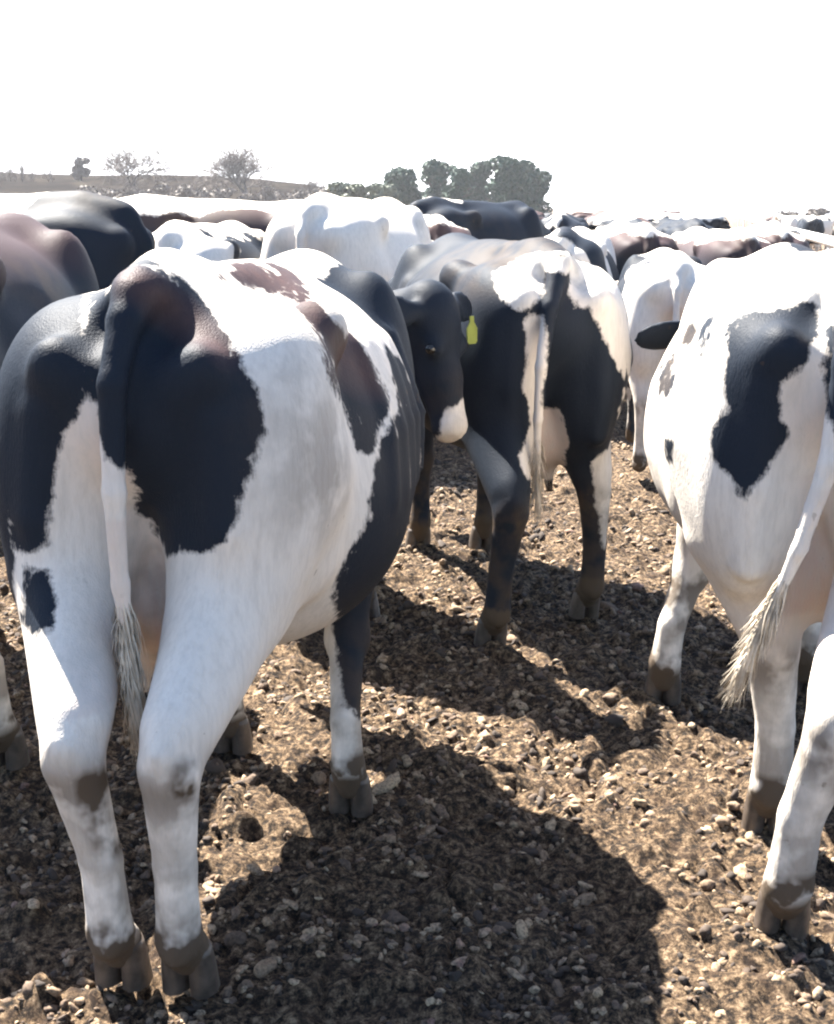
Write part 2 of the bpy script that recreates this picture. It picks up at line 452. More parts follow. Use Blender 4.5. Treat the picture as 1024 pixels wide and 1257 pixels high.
#PAINT
PA_B=[(-0.801,0.259,1.219,0.150),(-0.837,0.268,1.111,0.120),(-0.892,0.179,1.240,0.107),(-0.875,0.199,1.165,0.102),(-0.703,0.280,1.276,0.101),(-0.837,0.282,1.026,0.101),(-0.746,0.210,1.300,0.085),(-0.660,0.235,1.322,0.078),(-0.881,0.210,1.065,0.069),(-0.878,0.225,0.979,0.066),(-0.809,0.165,1.279,0.063),(-0.795,0.314,0.969,0.056),(-0.910,0.126,1.182,0.055),(-0.893,0.201,0.927,0.050),(-0.897,0.132,1.144,0.042),(-0.891,0.166,1.096,0.042),(-0.846,0.271,0.952,0.042),(-0.891,0.188,1.021,0.036),(-0.769,0.151,1.304,0.036),(-0.882,0.217,0.896,0.035),(-0.845,0.121,1.274,0.034),(-0.890,0.194,0.889,0.033),(-0.898,0.100,1.235,0.032),(-0.906,0.098,1.209,0.031),(-0.866,0.243,0.929,0.030),(-0.892,0.180,0.966,0.029),(-0.823,0.292,0.937,0.028),(-0.674,0.178,1.335,0.028),(-0.707,0.165,1.328,0.027),(-0.892,0.179,0.994,0.027),(-0.866,0.103,1.259,0.024),(-0.853,0.259,0.925,0.023),(-0.864,0.236,0.881,0.023),(-0.888,0.159,1.059,0.020),(-0.857,0.248,0.898,0.020),(-0.838,0.276,0.921,0.017),(-0.737,0.143,1.321,0.017),(-0.790,0.123,1.298,0.016),(-0.803,0.118,1.289,0.016),(-0.815,0.113,1.282,0.015),(-0.882,0.208,0.868,0.015),(-0.904,0.091,1.165,0.015),(-0.887,0.160,1.041,0.014),(-0.847,0.262,0.905,0.013),(-0.852,0.251,0.878,0.013),(-0.811,0.299,0.915,0.012),(-0.887,0.164,0.919,0.012),(-0.887,0.164,0.929,0.012),(-0.894,0.106,1.127,0.011),(-0.886,0.164,0.938,0.011),(-0.901,0.093,1.146,0.011),(-0.903,0.081,1.192,0.011),(-0.887,0.165,0.910,0.011),(-0.872,0.223,0.865,0.011),(-0.886,0.164,0.947,0.011),(-0.886,0.129,1.106,0.010),(-0.844,0.264,0.894,0.010),(-0.850,0.253,0.867,0.010),(-0.886,0.165,0.900,0.010),(-0.886,0.162,0.975,0.009),(-0.898,0.094,1.137,0.009),(-0.904,0.081,1.183,0.009),(-0.886,0.166,0.891,0.009),(-0.887,0.162,0.985,0.009),(-0.889,0.118,1.117,0.009),(-0.883,0.141,1.078,0.009),(-0.634,0.173,1.342,0.009),(-0.888,0.176,0.871,0.009),(-0.886,0.166,0.881,0.008),(-0.887,0.160,1.022,0.008),(-0.687,0.153,1.336,0.008),(-0.887,0.161,1.004,0.008),(-0.719,0.140,1.329,0.008),(-0.904,0.081,1.174,0.008),(-0.887,0.161,1.013,0.008),(-0.744,0.131,1.322,0.007),(-0.841,0.266,0.884,0.007),(-0.764,0.123,1.314,0.007),(-0.883,0.130,1.097,0.007),(-0.860,0.238,0.861,0.007),(-0.886,0.197,0.860,0.007),(-0.779,0.117,1.306,0.007),(-0.895,0.095,1.128,0.006),(-0.903,-0.113,1.158,0.151),(-0.860,-0.061,1.245,0.138),(-0.872,-0.121,1.050,0.120),(-0.867,-0.025,1.346,0.099),(-0.858,-0.126,0.960,0.086),(-0.789,-0.047,1.314,0.085),(-0.950,-0.023,1.214,0.069),(-0.830,-0.066,0.981,0.066),(-0.895,-0.040,1.077,0.064),(-0.817,0.032,1.388,0.064),(-0.883,-0.204,1.094,0.060),(-0.889,-0.159,1.261,0.059),(-0.891,-0.176,0.979,0.058),(-0.790,-0.108,1.298,0.051),(-0.826,-0.084,0.922,0.050),(-0.867,-0.219,1.140,0.047),(-0.804,-0.044,1.381,0.047),(-0.775,0.070,1.328,0.047),(-0.934,0.011,1.257,0.046),(-0.909,0.020,1.292,0.046),(-0.956,-0.023,1.122,0.045),(-0.799,-0.055,0.935,0.044),(-0.862,-0.208,1.195,0.044),(-0.875,-0.193,1.233,0.043),(-0.864,-0.038,1.024,0.042),(-0.845,-0.155,1.275,0.042),(-0.887,-0.205,1.028,0.040),(-0.962,-0.017,1.160,0.038),(-0.837,0.058,1.256,0.038),(-0.958,-0.023,1.085,0.038),(-0.807,0.069,1.272,0.038),(-0.799,-0.024,0.963,0.037),(-0.688,0.113,1.351,0.037),(-0.815,-0.145,1.282,0.037),(-0.749,0.089,1.345,0.036),(-0.792,-0.010,1.407,0.036),(-0.848,-0.111,0.898,0.034),(-0.775,-0.025,0.938,0.034),(-0.729,0.023,1.413,0.032),(-0.769,-0.061,1.370,0.032),(-0.892,-0.176,0.931,0.031),(-0.858,-0.236,1.112,0.029),(-0.791,-0.051,0.903,0.029),(-0.894,0.048,1.205,0.029),(-0.844,-0.020,1.000,0.028),(-0.878,0.053,1.232,0.028),(-0.811,-0.068,0.887,0.028),(-0.848,-0.185,1.258,0.028),(-0.755,-0.097,1.333,0.027),(-0.792,0.085,1.290,0.027),(-0.654,0.137,1.348,0.027),(-0.764,-0.040,1.398,0.027),(-0.713,0.114,1.342,0.027),(-0.848,-0.233,1.167,0.026),(-0.770,-0.034,0.907,0.025),(-0.884,-0.214,1.000,0.024),(-0.881,-0.004,1.044,0.024),(-0.843,-0.232,1.185,0.023),(-0.751,-0.076,1.360,0.023),(-0.829,-0.179,1.266,0.023),(-0.743,-0.002,1.415,0.023),(-0.753,-0.018,0.913,0.022),(-0.843,-0.212,1.222,0.022),(-0.893,-0.196,0.942,0.022),(-0.841,-0.202,1.240,0.022),(-0.886,-0.164,0.909,0.022),(-0.827,-0.084,0.882,0.022),(-0.870,-0.229,1.056,0.021),(-0.790,-0.051,0.882,0.019),(-0.747,-0.055,1.388,0.019),(-0.955,0.024,1.194,0.019),(-0.752,-0.116,1.324,0.019),(-0.681,0.030,1.421,0.019),(-0.866,-0.137,0.894,0.019),(-0.782,-0.145,1.298,0.018),(-0.743,-0.033,1.406,0.018),(-0.863,-0.237,1.074,0.018),(-0.812,-0.174,1.274,0.018),(-0.760,0.001,0.934,0.018),(-0.965,0.011,1.177,0.017),(-0.779,0.099,1.308,0.017),(-0.830,-0.004,0.987,0.017),(-0.770,0.103,1.317,0.017),(-0.628,0.158,1.346,0.017),(-0.756,0.108,1.325,0.017),(-0.886,-0.214,0.962,0.017),(-0.730,0.118,1.333,0.017),(-0.961,-0.023,1.058,0.016),(-0.759,-0.128,1.315,0.016),(-0.871,-0.230,1.037,0.016),(-0.971,0.001,1.104,0.016),(-0.876,-0.151,0.897,0.016),(-0.791,-0.158,1.290,0.016),(-0.759,-0.030,0.885,0.015),(-0.775,0.006,0.946,0.015),(-0.813,0.002,0.973,0.015),(-0.736,-0.091,1.351,0.015),(-0.855,-0.245,1.093,0.015),(-0.836,-0.230,1.203,0.015),(-0.972,0.001,1.086,0.014),(-0.902,0.045,1.178,0.014),(-0.701,0.012,1.423,0.014),(-0.730,-0.018,1.415,0.014),(-0.730,-0.039,1.406,0.014),(-0.736,-0.101,1.342,0.014),(-0.840,-0.098,0.876,0.014),(-0.768,-0.141,1.307,0.013),(-0.792,0.010,0.959,0.013),(-0.732,-0.050,1.397,0.013),(-0.800,-0.170,1.282,0.013),(-0.739,-0.112,1.333,0.013),(-0.846,-0.252,1.120,0.012),(-0.822,-0.197,1.257,0.012),(-0.751,0.004,0.922,0.012),(-0.732,-0.059,1.388,0.012),(-0.739,-0.012,0.889,0.011),(-0.855,-0.004,1.011,0.011),(-0.880,-0.222,0.980,0.011),(-0.900,0.056,1.187,0.011),(-0.845,-0.252,1.130,0.011),(-0.753,-0.027,0.873,0.011),(-0.729,-0.069,1.378,0.011),(-0.865,0.003,1.022,0.010),(-0.873,-0.230,1.018,0.010),(-0.965,0.012,1.159,0.010),(-0.843,-0.251,1.139,0.010),(-0.829,-0.218,1.230,0.010),(-0.704,0.001,1.423,0.010),(-0.720,-0.025,1.415,0.009),(-0.726,-0.078,1.369,0.009),(-0.965,0.012,1.150,0.009),(-0.894,0.067,1.214,0.009),(-0.880,-0.222,0.971,0.009),(-0.843,0.001,0.999,0.009),(-0.890,0.069,1.223,0.009),(-0.823,-0.207,1.248,0.009),(-0.841,-0.251,1.148,0.009),(-0.965,0.012,1.140,0.009),(-0.875,0.074,1.240,0.009),(-0.862,0.079,1.248,0.008),(-0.849,-0.253,1.102,0.008),(-0.724,-0.087,1.360,0.008),(-0.738,-0.001,0.899,0.008),(-0.847,0.085,1.256,0.008),(-0.965,0.012,1.131,0.008),(-0.832,0.090,1.264,0.008),(-0.789,-0.050,0.861,0.008),(-0.819,0.095,1.272,0.008),(-0.839,-0.250,1.157,0.008),(-0.899,0.066,1.195,0.008),(-0.887,-0.214,0.942,0.008),(-0.809,0.099,1.281,0.008),(-0.965,0.013,1.122,0.008),(-0.873,-0.230,1.009,0.007),(-0.789,0.106,1.298,0.007),(-0.723,-0.097,1.350,0.007),(-0.811,-0.193,1.265,0.007),(-0.765,0.115,1.316,0.007),(-0.965,0.013,1.112,0.007),(-0.836,-0.250,1.166,0.007),(-0.745,0.123,1.324,0.007),(-0.732,-0.009,0.877,0.007),(-0.717,0.134,1.332,0.007),(-0.680,0.148,1.339,0.006),(-0.715,-0.044,1.406,0.006),(-0.965,0.013,1.103,0.006),(-0.726,-0.108,1.341,0.006),(-0.858,-0.246,1.065,0.006),(-0.230,-0.325,1.122,0.062),(-0.234,-0.299,1.172,0.058),(-0.345,-0.305,1.216,0.050),(-0.188,-0.315,1.152,0.048),(-0.266,-0.333,1.093,0.046),(-0.403,-0.309,1.229,0.046),(-0.273,-0.307,1.143,0.046),(-0.183,-0.341,1.109,0.043),(-0.432,-0.308,1.248,0.042),(-0.192,-0.298,1.185,0.041),(-0.275,-0.281,1.192,0.041),(-0.113,-0.099,1.361,0.040),(-0.203,-0.283,1.211,0.040),(-0.163,-0.076,1.371,0.039),(-0.235,-0.344,1.081,0.038),(-0.240,-0.053,1.382,0.038),(-0.203,-0.069,1.373,0.036),(-0.118,-0.127,1.345,0.036),(-0.272,-0.343,1.060,0.035),(-0.073,-0.107,1.360,0.034),(-0.207,-0.347,1.086,0.034),(-0.140,-0.106,1.354,0.034),(-0.457,-0.297,1.273,0.034),(-0.160,-0.336,1.132,0.033),(-0.304,-0.288,1.170,0.033),(-0.300,-0.322,1.096,0.031),(-0.307,-0.306,1.130,0.031),(-0.210,-0.045,1.389,0.030),(-0.135,-0.069,1.379,0.030),(-0.465,-0.307,1.235,0.030),(-0.151,-0.325,1.157,0.030),(-0.301,-0.332,1.072,0.029),(-0.404,-0.302,1.197,0.029),(-0.036,-0.097,1.367,0.029),(-0.300,-0.340,1.047,0.028),(-0.157,-0.308,1.183,0.028),(-0.172,-0.284,1.217,0.028),(-0.174,-0.097,1.355,0.028),(-0.146,-0.135,1.338,0.027),(-0.167,-0.050,1.388,0.027),(-0.092,-0.075,1.377,0.027),(-0.290,-0.059,1.376,0.027),(-0.480,-0.302,1.251,0.027),(-0.458,-0.280,1.296,0.026),(-0.129,-0.157,1.330,0.026),(-0.508,-0.325,1.200,0.026),(-0.165,-0.113,1.347,0.025),(-0.069,-0.078,1.376,0.025),(-0.453,-0.263,1.311,0.025),(-0.423,-0.247,1.324,0.025),(-0.517,-0.319,1.224,0.025),(-0.315,-0.057,1.377,0.025),(-0.479,-0.285,1.282,0.025),(-0.499,-0.307,1.245,0.024),(-0.150,-0.352,1.115,0.024),(-0.192,-0.030,1.396,0.023),(-0.544,-0.334,1.196,0.023),(-0.084,-0.137,1.344,0.023),(-0.329,-0.294,1.148,0.023),(-0.262,-0.068,1.367,0.023),(-0.548,-0.326,1.219,0.023),(-0.342,-0.057,1.378,0.022),(-0.011,-0.100,1.366,0.022),(-0.390,-0.231,1.330,0.022),(-0.101,-0.059,1.386,0.022),(-0.535,-0.315,1.241,0.022),(-0.156,-0.164,1.323,0.022),(-0.019,-0.083,1.375,0.022),(-0.100,-0.150,1.337,0.021),(-0.562,-0.338,1.190,0.021),(-0.225,-0.084,1.357,0.021),(-0.149,-0.036,1.395,0.020),(-0.567,-0.331,1.214,0.020),(-0.078,-0.062,1.385,0.020),(-0.363,-0.317,1.251,0.020),(0.009,-0.085,1.374,0.020),(-0.560,-0.321,1.236,0.019),(-0.322,-0.319,1.090,0.019),(-0.137,-0.322,1.173,0.019),(-0.326,-0.311,1.107,0.019),(-0.332,-0.303,1.124,0.019),(-0.149,-0.297,1.207,0.019),(-0.391,-0.315,1.261,0.019),(-0.172,-0.141,1.331,0.019),(-0.196,-0.103,1.348,0.019),(-0.536,-0.307,1.256,0.019),(-0.127,-0.338,1.147,0.019),(-0.242,-0.080,1.358,0.019),(-0.178,-0.359,1.083,0.019),(-0.127,-0.039,1.394,0.019),(-0.322,-0.328,1.066,0.018),(-0.053,-0.064,1.384,0.018),(-0.151,-0.362,1.098,0.018),(-0.409,-0.310,1.270,0.018),(-0.388,-0.062,1.379,0.018),(-0.048,-0.128,1.351,0.018),(-0.541,-0.341,1.165,0.018),(-0.581,-0.334,1.208,0.018),(-0.480,-0.269,1.297,0.018),(-0.128,-0.329,1.164,0.018),(-0.271,-0.352,1.035,0.017),(-0.321,-0.336,1.041,0.017),(-0.501,-0.283,1.283,0.017),(-0.423,-0.305,1.279,0.017),(-0.298,-0.349,1.021,0.017),(-0.127,-0.348,1.129,0.017),(-0.188,-0.119,1.340,0.017),(-0.578,-0.325,1.230,0.017),(-0.525,-0.296,1.270,0.017),(0.040,-0.087,1.373,0.017),(-0.125,-0.174,1.322,0.017),(-0.104,-0.042,1.394,0.017),(-0.211,-0.098,1.349,0.017),(-0.431,-0.266,1.317,0.017),(-0.431,-0.299,1.287,0.017),(-0.027,-0.067,1.383,0.017),(-0.564,-0.314,1.251,0.016),(-0.241,-0.354,1.048,0.016),(-0.179,-0.170,1.316,0.016),(-0.066,-0.141,1.344,0.016),(-0.437,-0.292,1.295,0.016),(-0.137,-0.313,1.190,0.016),(-0.146,-0.288,1.224,0.016),(-0.113,-0.335,1.154,0.016),(-0.114,-0.008,1.402,0.016),(-0.185,-0.136,1.332,0.016),(-0.592,-0.337,1.201,0.016),(-0.124,-0.356,1.112,0.016),(-0.149,-0.279,1.233,0.016),(-0.210,-0.356,1.061,0.015),(-0.314,-0.344,1.023,0.015),(-0.080,-0.044,1.393,0.015),(0.017,-0.102,1.365,0.015),(-0.592,-0.328,1.224,0.015),(-0.437,-0.275,1.310,0.015),(0.001,-0.068,1.382,0.015),(-0.284,-0.040,1.391,0.015),(-0.448,-0.245,1.317,0.015),(-0.284,-0.074,1.359,0.014),(-0.556,-0.345,1.159,0.014),(-0.585,-0.343,1.178,0.014),(-0.583,-0.318,1.245,0.014),(-0.183,-0.153,1.324,0.014),(-0.106,-0.343,1.136,0.014),(-0.083,-0.155,1.336,0.014),(-0.393,-0.248,1.330,0.014),(-0.203,-0.114,1.340,0.014),(-0.097,-0.012,1.401,0.014),(-0.544,-0.293,1.279,0.014),(-0.559,-0.305,1.266,0.014),(-0.333,-0.321,1.075,0.013),(-0.603,-0.339,1.195,0.013),(-0.054,-0.046,1.392,0.013),(0.033,-0.070,1.381,0.013),(-0.004,-0.117,1.358,0.013),(-0.603,-0.331,1.217,0.013),(-0.332,-0.330,1.050,0.012),(-0.097,-0.351,1.118,0.012),(-0.197,-0.130,1.332,0.012),(-0.117,-0.327,1.171,0.012),(-0.309,-0.073,1.360,0.012),(-0.136,-0.304,1.207,0.012),(-0.076,-0.015,1.401,0.012),(-0.597,-0.322,1.239,0.012),(-0.097,-0.167,1.329,0.012),(-0.447,-0.079,1.374,0.012),(-0.339,-0.314,1.092,0.012),(-0.348,-0.307,1.110,0.012),(-0.330,-0.338,1.025,0.012),(-0.450,-0.072,1.382,0.011),(-0.027,-0.048,1.392,0.011),(-0.190,-0.361,1.068,0.011),(-0.581,-0.310,1.260,0.011),(-0.126,-0.002,1.402,0.011),(0.069,-0.070,1.380,0.011),(-0.567,-0.347,1.153,0.011),(-0.167,-0.365,1.082,0.011),(-0.086,-0.339,1.142,0.011),(-0.089,-0.359,1.099,0.011),(-0.594,-0.345,1.171,0.011),(-0.468,-0.250,1.311,0.011),(-0.195,-0.147,1.324,0.011),(-0.611,-0.341,1.188,0.011),(-0.026,-0.131,1.350,0.011),(-0.281,-0.354,1.019,0.011),(-0.092,-0.331,1.160,0.011),(-0.106,-0.362,1.093,0.011),(-0.504,-0.267,1.298,0.011),(-0.217,-0.108,1.341,0.011),(-0.613,-0.334,1.211,0.010),(-0.260,-0.085,1.350,0.010),(-0.554,-0.287,1.287,0.010),(-0.334,-0.072,1.361,0.010),(-0.054,-0.018,1.400,0.010),(-0.574,-0.300,1.274,0.010),(-0.108,-0.179,1.321,0.010),(-0.135,-0.285,1.232,0.010),(-0.428,-0.290,1.302,0.010),(0.077,-0.087,1.371,0.010),(-0.610,-0.325,1.233,0.010),(-0.252,-0.357,1.032,0.010),(-0.505,-0.088,1.377,0.010),(0.002,-0.050,1.391,0.010),(-0.337,-0.331,1.043,0.010),(-0.233,-0.025,1.397,0.010),(-0.193,-0.164,1.316,0.009),(0.115,-0.067,1.379,0.009),(-0.082,-0.348,1.125,0.009),(-0.428,-0.281,1.310,0.009),(-0.210,-0.124,1.333,0.009),(-0.135,-0.276,1.240,0.009),(-0.598,-0.314,1.254,0.009),(-0.120,-0.318,1.188,0.009),(-0.133,-0.294,1.223,0.009),(-0.046,-0.146,1.343,0.009),(-0.222,-0.359,1.046,0.009),(-0.346,-0.315,1.085,0.009),(-0.231,-0.103,1.341,0.008),(-0.030,-0.021,1.400,0.008),(-0.281,-0.082,1.351,0.008),(-0.622,-0.336,1.204,0.008),(-0.377,-0.076,1.363,0.008),(-0.310,-0.039,1.392,0.008),(0.035,-0.050,1.390,0.008),(-0.195,-0.362,1.060,0.008),(-0.543,-0.092,1.379,0.008),(-0.364,-0.317,1.267,0.008),(-0.509,-0.343,1.122,0.008),(0.049,-0.103,1.364,0.008),(-0.344,-0.324,1.060,0.008),(-0.073,-0.337,1.150,0.008),(-0.079,-0.357,1.107,0.008),(-0.207,-0.142,1.325,0.008),(-0.620,-0.327,1.226,0.007),(-0.575,-0.349,1.146,0.007),(-0.285,-0.355,1.011,0.007),(-0.601,-0.347,1.164,0.007),(-0.618,-0.343,1.181,0.007),(-0.491,-0.256,1.305,0.007),(-0.101,-0.324,1.178,0.007),(-0.128,-0.302,1.215,0.007),(-0.387,-0.314,1.277,0.007),(-0.560,-0.281,1.295,0.007),(-0.137,-0.368,1.088,0.007),(-0.612,-0.317,1.248,0.007),(-0.064,-0.159,1.335,0.007),(-0.342,-0.332,1.035,0.007),(-0.584,-0.294,1.282,0.007),(-0.594,-0.305,1.268,0.006),(-0.002,-0.023,1.399,0.006),(-0.257,-0.358,1.025,0.006),(-0.245,-0.099,1.342,0.006),(-0.306,-0.081,1.352,0.006),(-0.400,-0.308,1.285,0.006),(-0.205,-0.159,1.317,0.006),(-0.630,-0.337,1.197,0.006),(-0.136,-0.366,0.687,0.103),(0.217,-0.260,0.519,0.101),(0.194,-0.267,0.445,0.093),(-0.188,-0.386,0.747,0.092),(-0.225,-0.360,0.695,0.085),(-0.064,-0.387,0.733,0.078),(-0.157,-0.323,0.628,0.078),(-0.198,-0.398,0.820,0.077),(-0.125,-0.397,0.770,0.077),(-0.254,-0.376,0.749,0.075),(0.160,-0.261,0.387,0.071),(-0.189,-0.407,0.877,0.069),(-0.114,-0.406,0.828,0.065),(-0.107,-0.402,0.932,0.065),(-0.122,-0.406,0.877,0.065),(-0.296,-0.351,0.711,0.063),(-0.257,-0.387,0.808,0.062),(-0.090,-0.398,0.976,0.057),(-0.179,-0.404,0.932,0.057),(-0.240,-0.317,0.636,0.056),(-0.011,-0.400,0.796,0.055),(0.010,-0.391,0.997,0.055),(-0.237,-0.393,0.862,0.055),(-0.047,-0.406,0.828,0.055),(-0.299,-0.373,0.781,0.054),(-0.277,-0.325,0.658,0.053),(0.106,-0.260,0.376,0.053),(-0.329,-0.357,0.753,0.048),(-0.163,-0.400,0.976,0.047),(0.159,-0.221,0.491,0.046),(0.078,-0.266,0.345,0.046),(0.134,-0.381,1.028,0.044),(0.017,-0.406,0.852,0.044),(0.051,-0.396,1.028,0.044),(0.026,-0.402,0.959,0.043),(0.014,-0.405,0.925,0.043),(0.005,-0.407,0.891,0.043),(-0.348,-0.339,0.721,0.042),(0.142,-0.225,0.456,0.042),(-0.231,-0.391,0.906,0.041),(-0.290,-0.381,0.848,0.040),(-0.073,-0.394,1.020,0.040),(-0.330,-0.324,0.682,0.039),(0.052,-0.272,0.314,0.039),(0.122,-0.230,0.422,0.037),(-0.312,-0.375,0.830,0.037),(0.142,-0.366,1.075,0.036),(-0.331,-0.368,0.810,0.034),(-0.221,-0.389,0.938,0.034),(-0.346,-0.360,0.790,0.034),(0.071,-0.379,1.072,0.033),(-0.315,-0.310,0.654,0.033),(-0.366,-0.342,0.748,0.033),(0.134,-0.397,0.869,0.033),(0.165,-0.388,1.037,0.033),(0.150,-0.391,1.002,0.032),(0.144,-0.393,0.979,0.032),(0.138,-0.394,0.955,0.032),(0.125,-0.398,0.895,0.032),(0.132,-0.396,0.931,0.032),(0.137,-0.354,1.112,0.032),(-0.287,-0.380,0.881,0.030),(0.074,-0.365,1.107,0.029),(0.261,-0.371,1.037,0.029),(0.173,-0.373,1.072,0.028),(0.164,-0.362,1.097,0.028),(-0.180,-0.391,1.012,0.027),(-0.210,-0.386,0.970,0.027),(0.150,-0.338,1.146,0.027),(-0.368,-0.321,0.702,0.026),(-0.042,-0.388,1.051,0.026),(-0.248,-0.383,0.931,0.025),(0.083,-0.351,1.141,0.024),(0.025,-0.265,0.308,0.024),(0.048,-0.371,1.086,0.024),(-0.378,-0.345,0.774,0.023),(0.267,-0.356,1.074,0.023),(-0.335,-0.368,0.845,0.023),(-0.312,-0.374,0.874,0.023),(-0.283,-0.379,0.903,0.022),(0.174,-0.347,1.132,0.022),(-0.202,-0.384,0.992,0.022),(-0.342,-0.305,0.660,0.022),(0.066,-0.354,1.131,0.022),(-0.389,-0.325,0.730,0.022),(0.015,-0.377,1.055,0.021),(0.253,-0.389,0.900,0.021),(0.258,-0.386,0.950,0.021),(0.265,-0.384,0.987,0.021),(0.253,-0.388,0.925,0.021),(0.268,-0.383,1.012,0.021),(0.099,-0.222,0.401,0.020),(-0.354,-0.361,0.826,0.020),(-0.282,-0.292,0.621,0.020),(-0.361,-0.309,0.677,0.020),(0.052,-0.357,1.121,0.019),(0.027,-0.375,1.065,0.019),(-0.370,-0.354,0.806,0.019),(-0.207,-0.275,0.589,0.019),(0.045,-0.248,0.340,0.019),(0.172,-0.334,1.156,0.019),(-0.234,-0.379,0.962,0.018),(0.024,-0.278,0.284,0.018),(-0.392,-0.337,0.765,0.018),(-0.172,-0.389,1.033,0.018),(-0.398,-0.327,0.743,0.018),(0.282,-0.380,1.035,0.017),(0.279,-0.367,1.060,0.017),(0.274,-0.342,1.110,0.017),(0.080,-0.339,1.165,0.017),(0.193,-0.343,1.142,0.017),(0.038,-0.360,1.111,0.017),(-0.277,-0.377,0.924,0.017),(0.035,-0.250,0.330,0.016),(-0.335,-0.368,0.867,0.016),(0.079,-0.227,0.381,0.016),(-0.309,-0.373,0.896,0.016),(-0.389,-0.314,0.706,0.015),(0.108,-0.333,1.174,0.015),(-0.071,-0.381,1.054,0.015),(0.062,-0.342,1.155,0.015),(0.024,-0.363,1.100,0.015),(0.026,-0.252,0.320,0.014),(-0.386,-0.346,0.798,0.014),(-0.224,-0.377,0.983,0.014),(-0.161,-0.387,1.043,0.013),(-0.397,-0.338,0.777,0.013),(0.127,-0.202,0.431,0.013),(0.070,-0.229,0.370,0.013),(-0.399,-0.317,0.720,0.013),(-0.406,-0.329,0.756,0.013),(-0.356,-0.361,0.848,0.012),(0.045,-0.346,1.145,0.012),(-0.269,-0.375,0.945,0.012),(-0.014,-0.370,1.093,0.012),(0.292,-0.365,1.071,0.012),(0.287,-0.352,1.096,0.012),(0.287,-0.326,1.145,0.012),(0.286,-0.339,1.121,0.012),(-0.218,-0.376,0.994,0.011),(0.060,-0.231,0.360,0.011),(-0.410,-0.319,0.734,0.011),(-0.366,-0.298,0.666,0.011),(-0.062,-0.379,1.064,0.010),(0.109,-0.207,0.410,0.010),(0.082,-0.326,1.188,0.010),(-0.264,-0.374,0.956,0.010),(0.024,-0.350,1.135,0.010),(-0.374,-0.354,0.829,0.010),(-0.039,-0.375,1.085,0.010),(-0.345,-0.294,0.649,0.010),(0.012,-0.281,0.275,0.010),(0.004,-0.270,0.289,0.010),(0.006,-0.256,0.300,0.009),(-0.389,-0.346,0.809,0.009),(-0.214,-0.375,1.004,0.009),(-0.107,-0.376,1.047,0.009),(-0.382,-0.302,0.681,0.009),(-0.356,-0.361,0.859,0.009),(-0.402,-0.338,0.789,0.009),(-0.332,-0.367,0.889,0.009),(0.050,-0.233,0.350,0.009),(0.192,-0.330,1.166,0.008),(-0.304,-0.372,0.917,0.008),(-0.317,-0.288,0.630,0.008),(-0.413,-0.330,0.769,0.008),(-0.186,-0.380,1.034,0.008),(-0.420,-0.321,0.748,0.008),(0.063,-0.330,1.178,0.008),(-0.259,-0.373,0.966,0.008),(-0.014,-0.357,1.128,0.008),(-0.052,-0.377,1.075,0.007),(-0.274,-0.278,0.606,0.007),(-0.209,-0.374,1.015,0.007),(-0.396,-0.305,0.696,0.007),(0.155,-0.182,0.475,0.007),(0.439,-0.326,1.092,0.006),(0.299,-0.337,1.132,0.006),(-0.300,-0.371,0.928,0.006),(-0.937,0.169,0.753,0.038),(-0.918,0.176,0.777,0.035),(-0.956,0.151,0.740,0.032),(-0.905,0.181,0.799,0.031),(-0.923,0.191,0.743,0.024),(-0.913,0.194,0.760,0.022),(-0.904,0.197,0.777,0.021),(-0.895,0.201,0.799,0.019),(-0.889,0.202,0.813,0.018),(-0.931,0.150,0.773,0.017),(-0.946,0.139,0.758,0.015),(-0.968,0.131,0.735,0.015),(-0.971,0.151,0.719,0.015),(-0.954,0.168,0.723,0.015),(-0.904,0.209,0.732,0.014),(-0.945,0.177,0.725,0.014),(-0.961,0.129,0.743,0.014),(-0.933,0.187,0.726,0.014),(-0.939,0.142,0.765,0.014),(-0.900,0.211,0.745,0.013),(-0.920,0.197,0.727,0.013),(-0.973,0.139,0.726,0.013),(-0.915,0.156,0.793,0.013),(-0.897,0.212,0.755,0.013),(-0.894,0.213,0.764,0.012),(-0.894,0.190,0.820,0.012),(-0.891,0.213,0.773,0.011),(-0.909,0.158,0.801,0.011),(-0.899,0.167,0.818,0.011),(-0.888,0.214,0.782,0.011),(-0.886,0.215,0.791,0.010),(-0.921,0.149,0.785,0.010),(-0.889,0.222,0.727,0.010),(-0.904,0.160,0.810,0.010),(-0.883,0.216,0.801,0.009),(-0.896,0.178,0.821,0.009),(-0.888,0.222,0.736,0.009),(-0.880,0.217,0.810,0.008),(-0.887,0.222,0.746,0.008),(-0.878,0.217,0.819,0.008),(-0.885,0.222,0.756,0.007),(-0.938,0.185,0.717,0.007),(-0.953,0.126,0.751,0.007),(-0.925,0.196,0.718,0.007),(-0.883,0.222,0.765,0.007),(-0.882,0.210,0.826,0.006),(-0.978,0.132,0.723,0.006),(-0.909,0.208,0.718,0.006),(-0.972,0.155,0.709,0.006)]
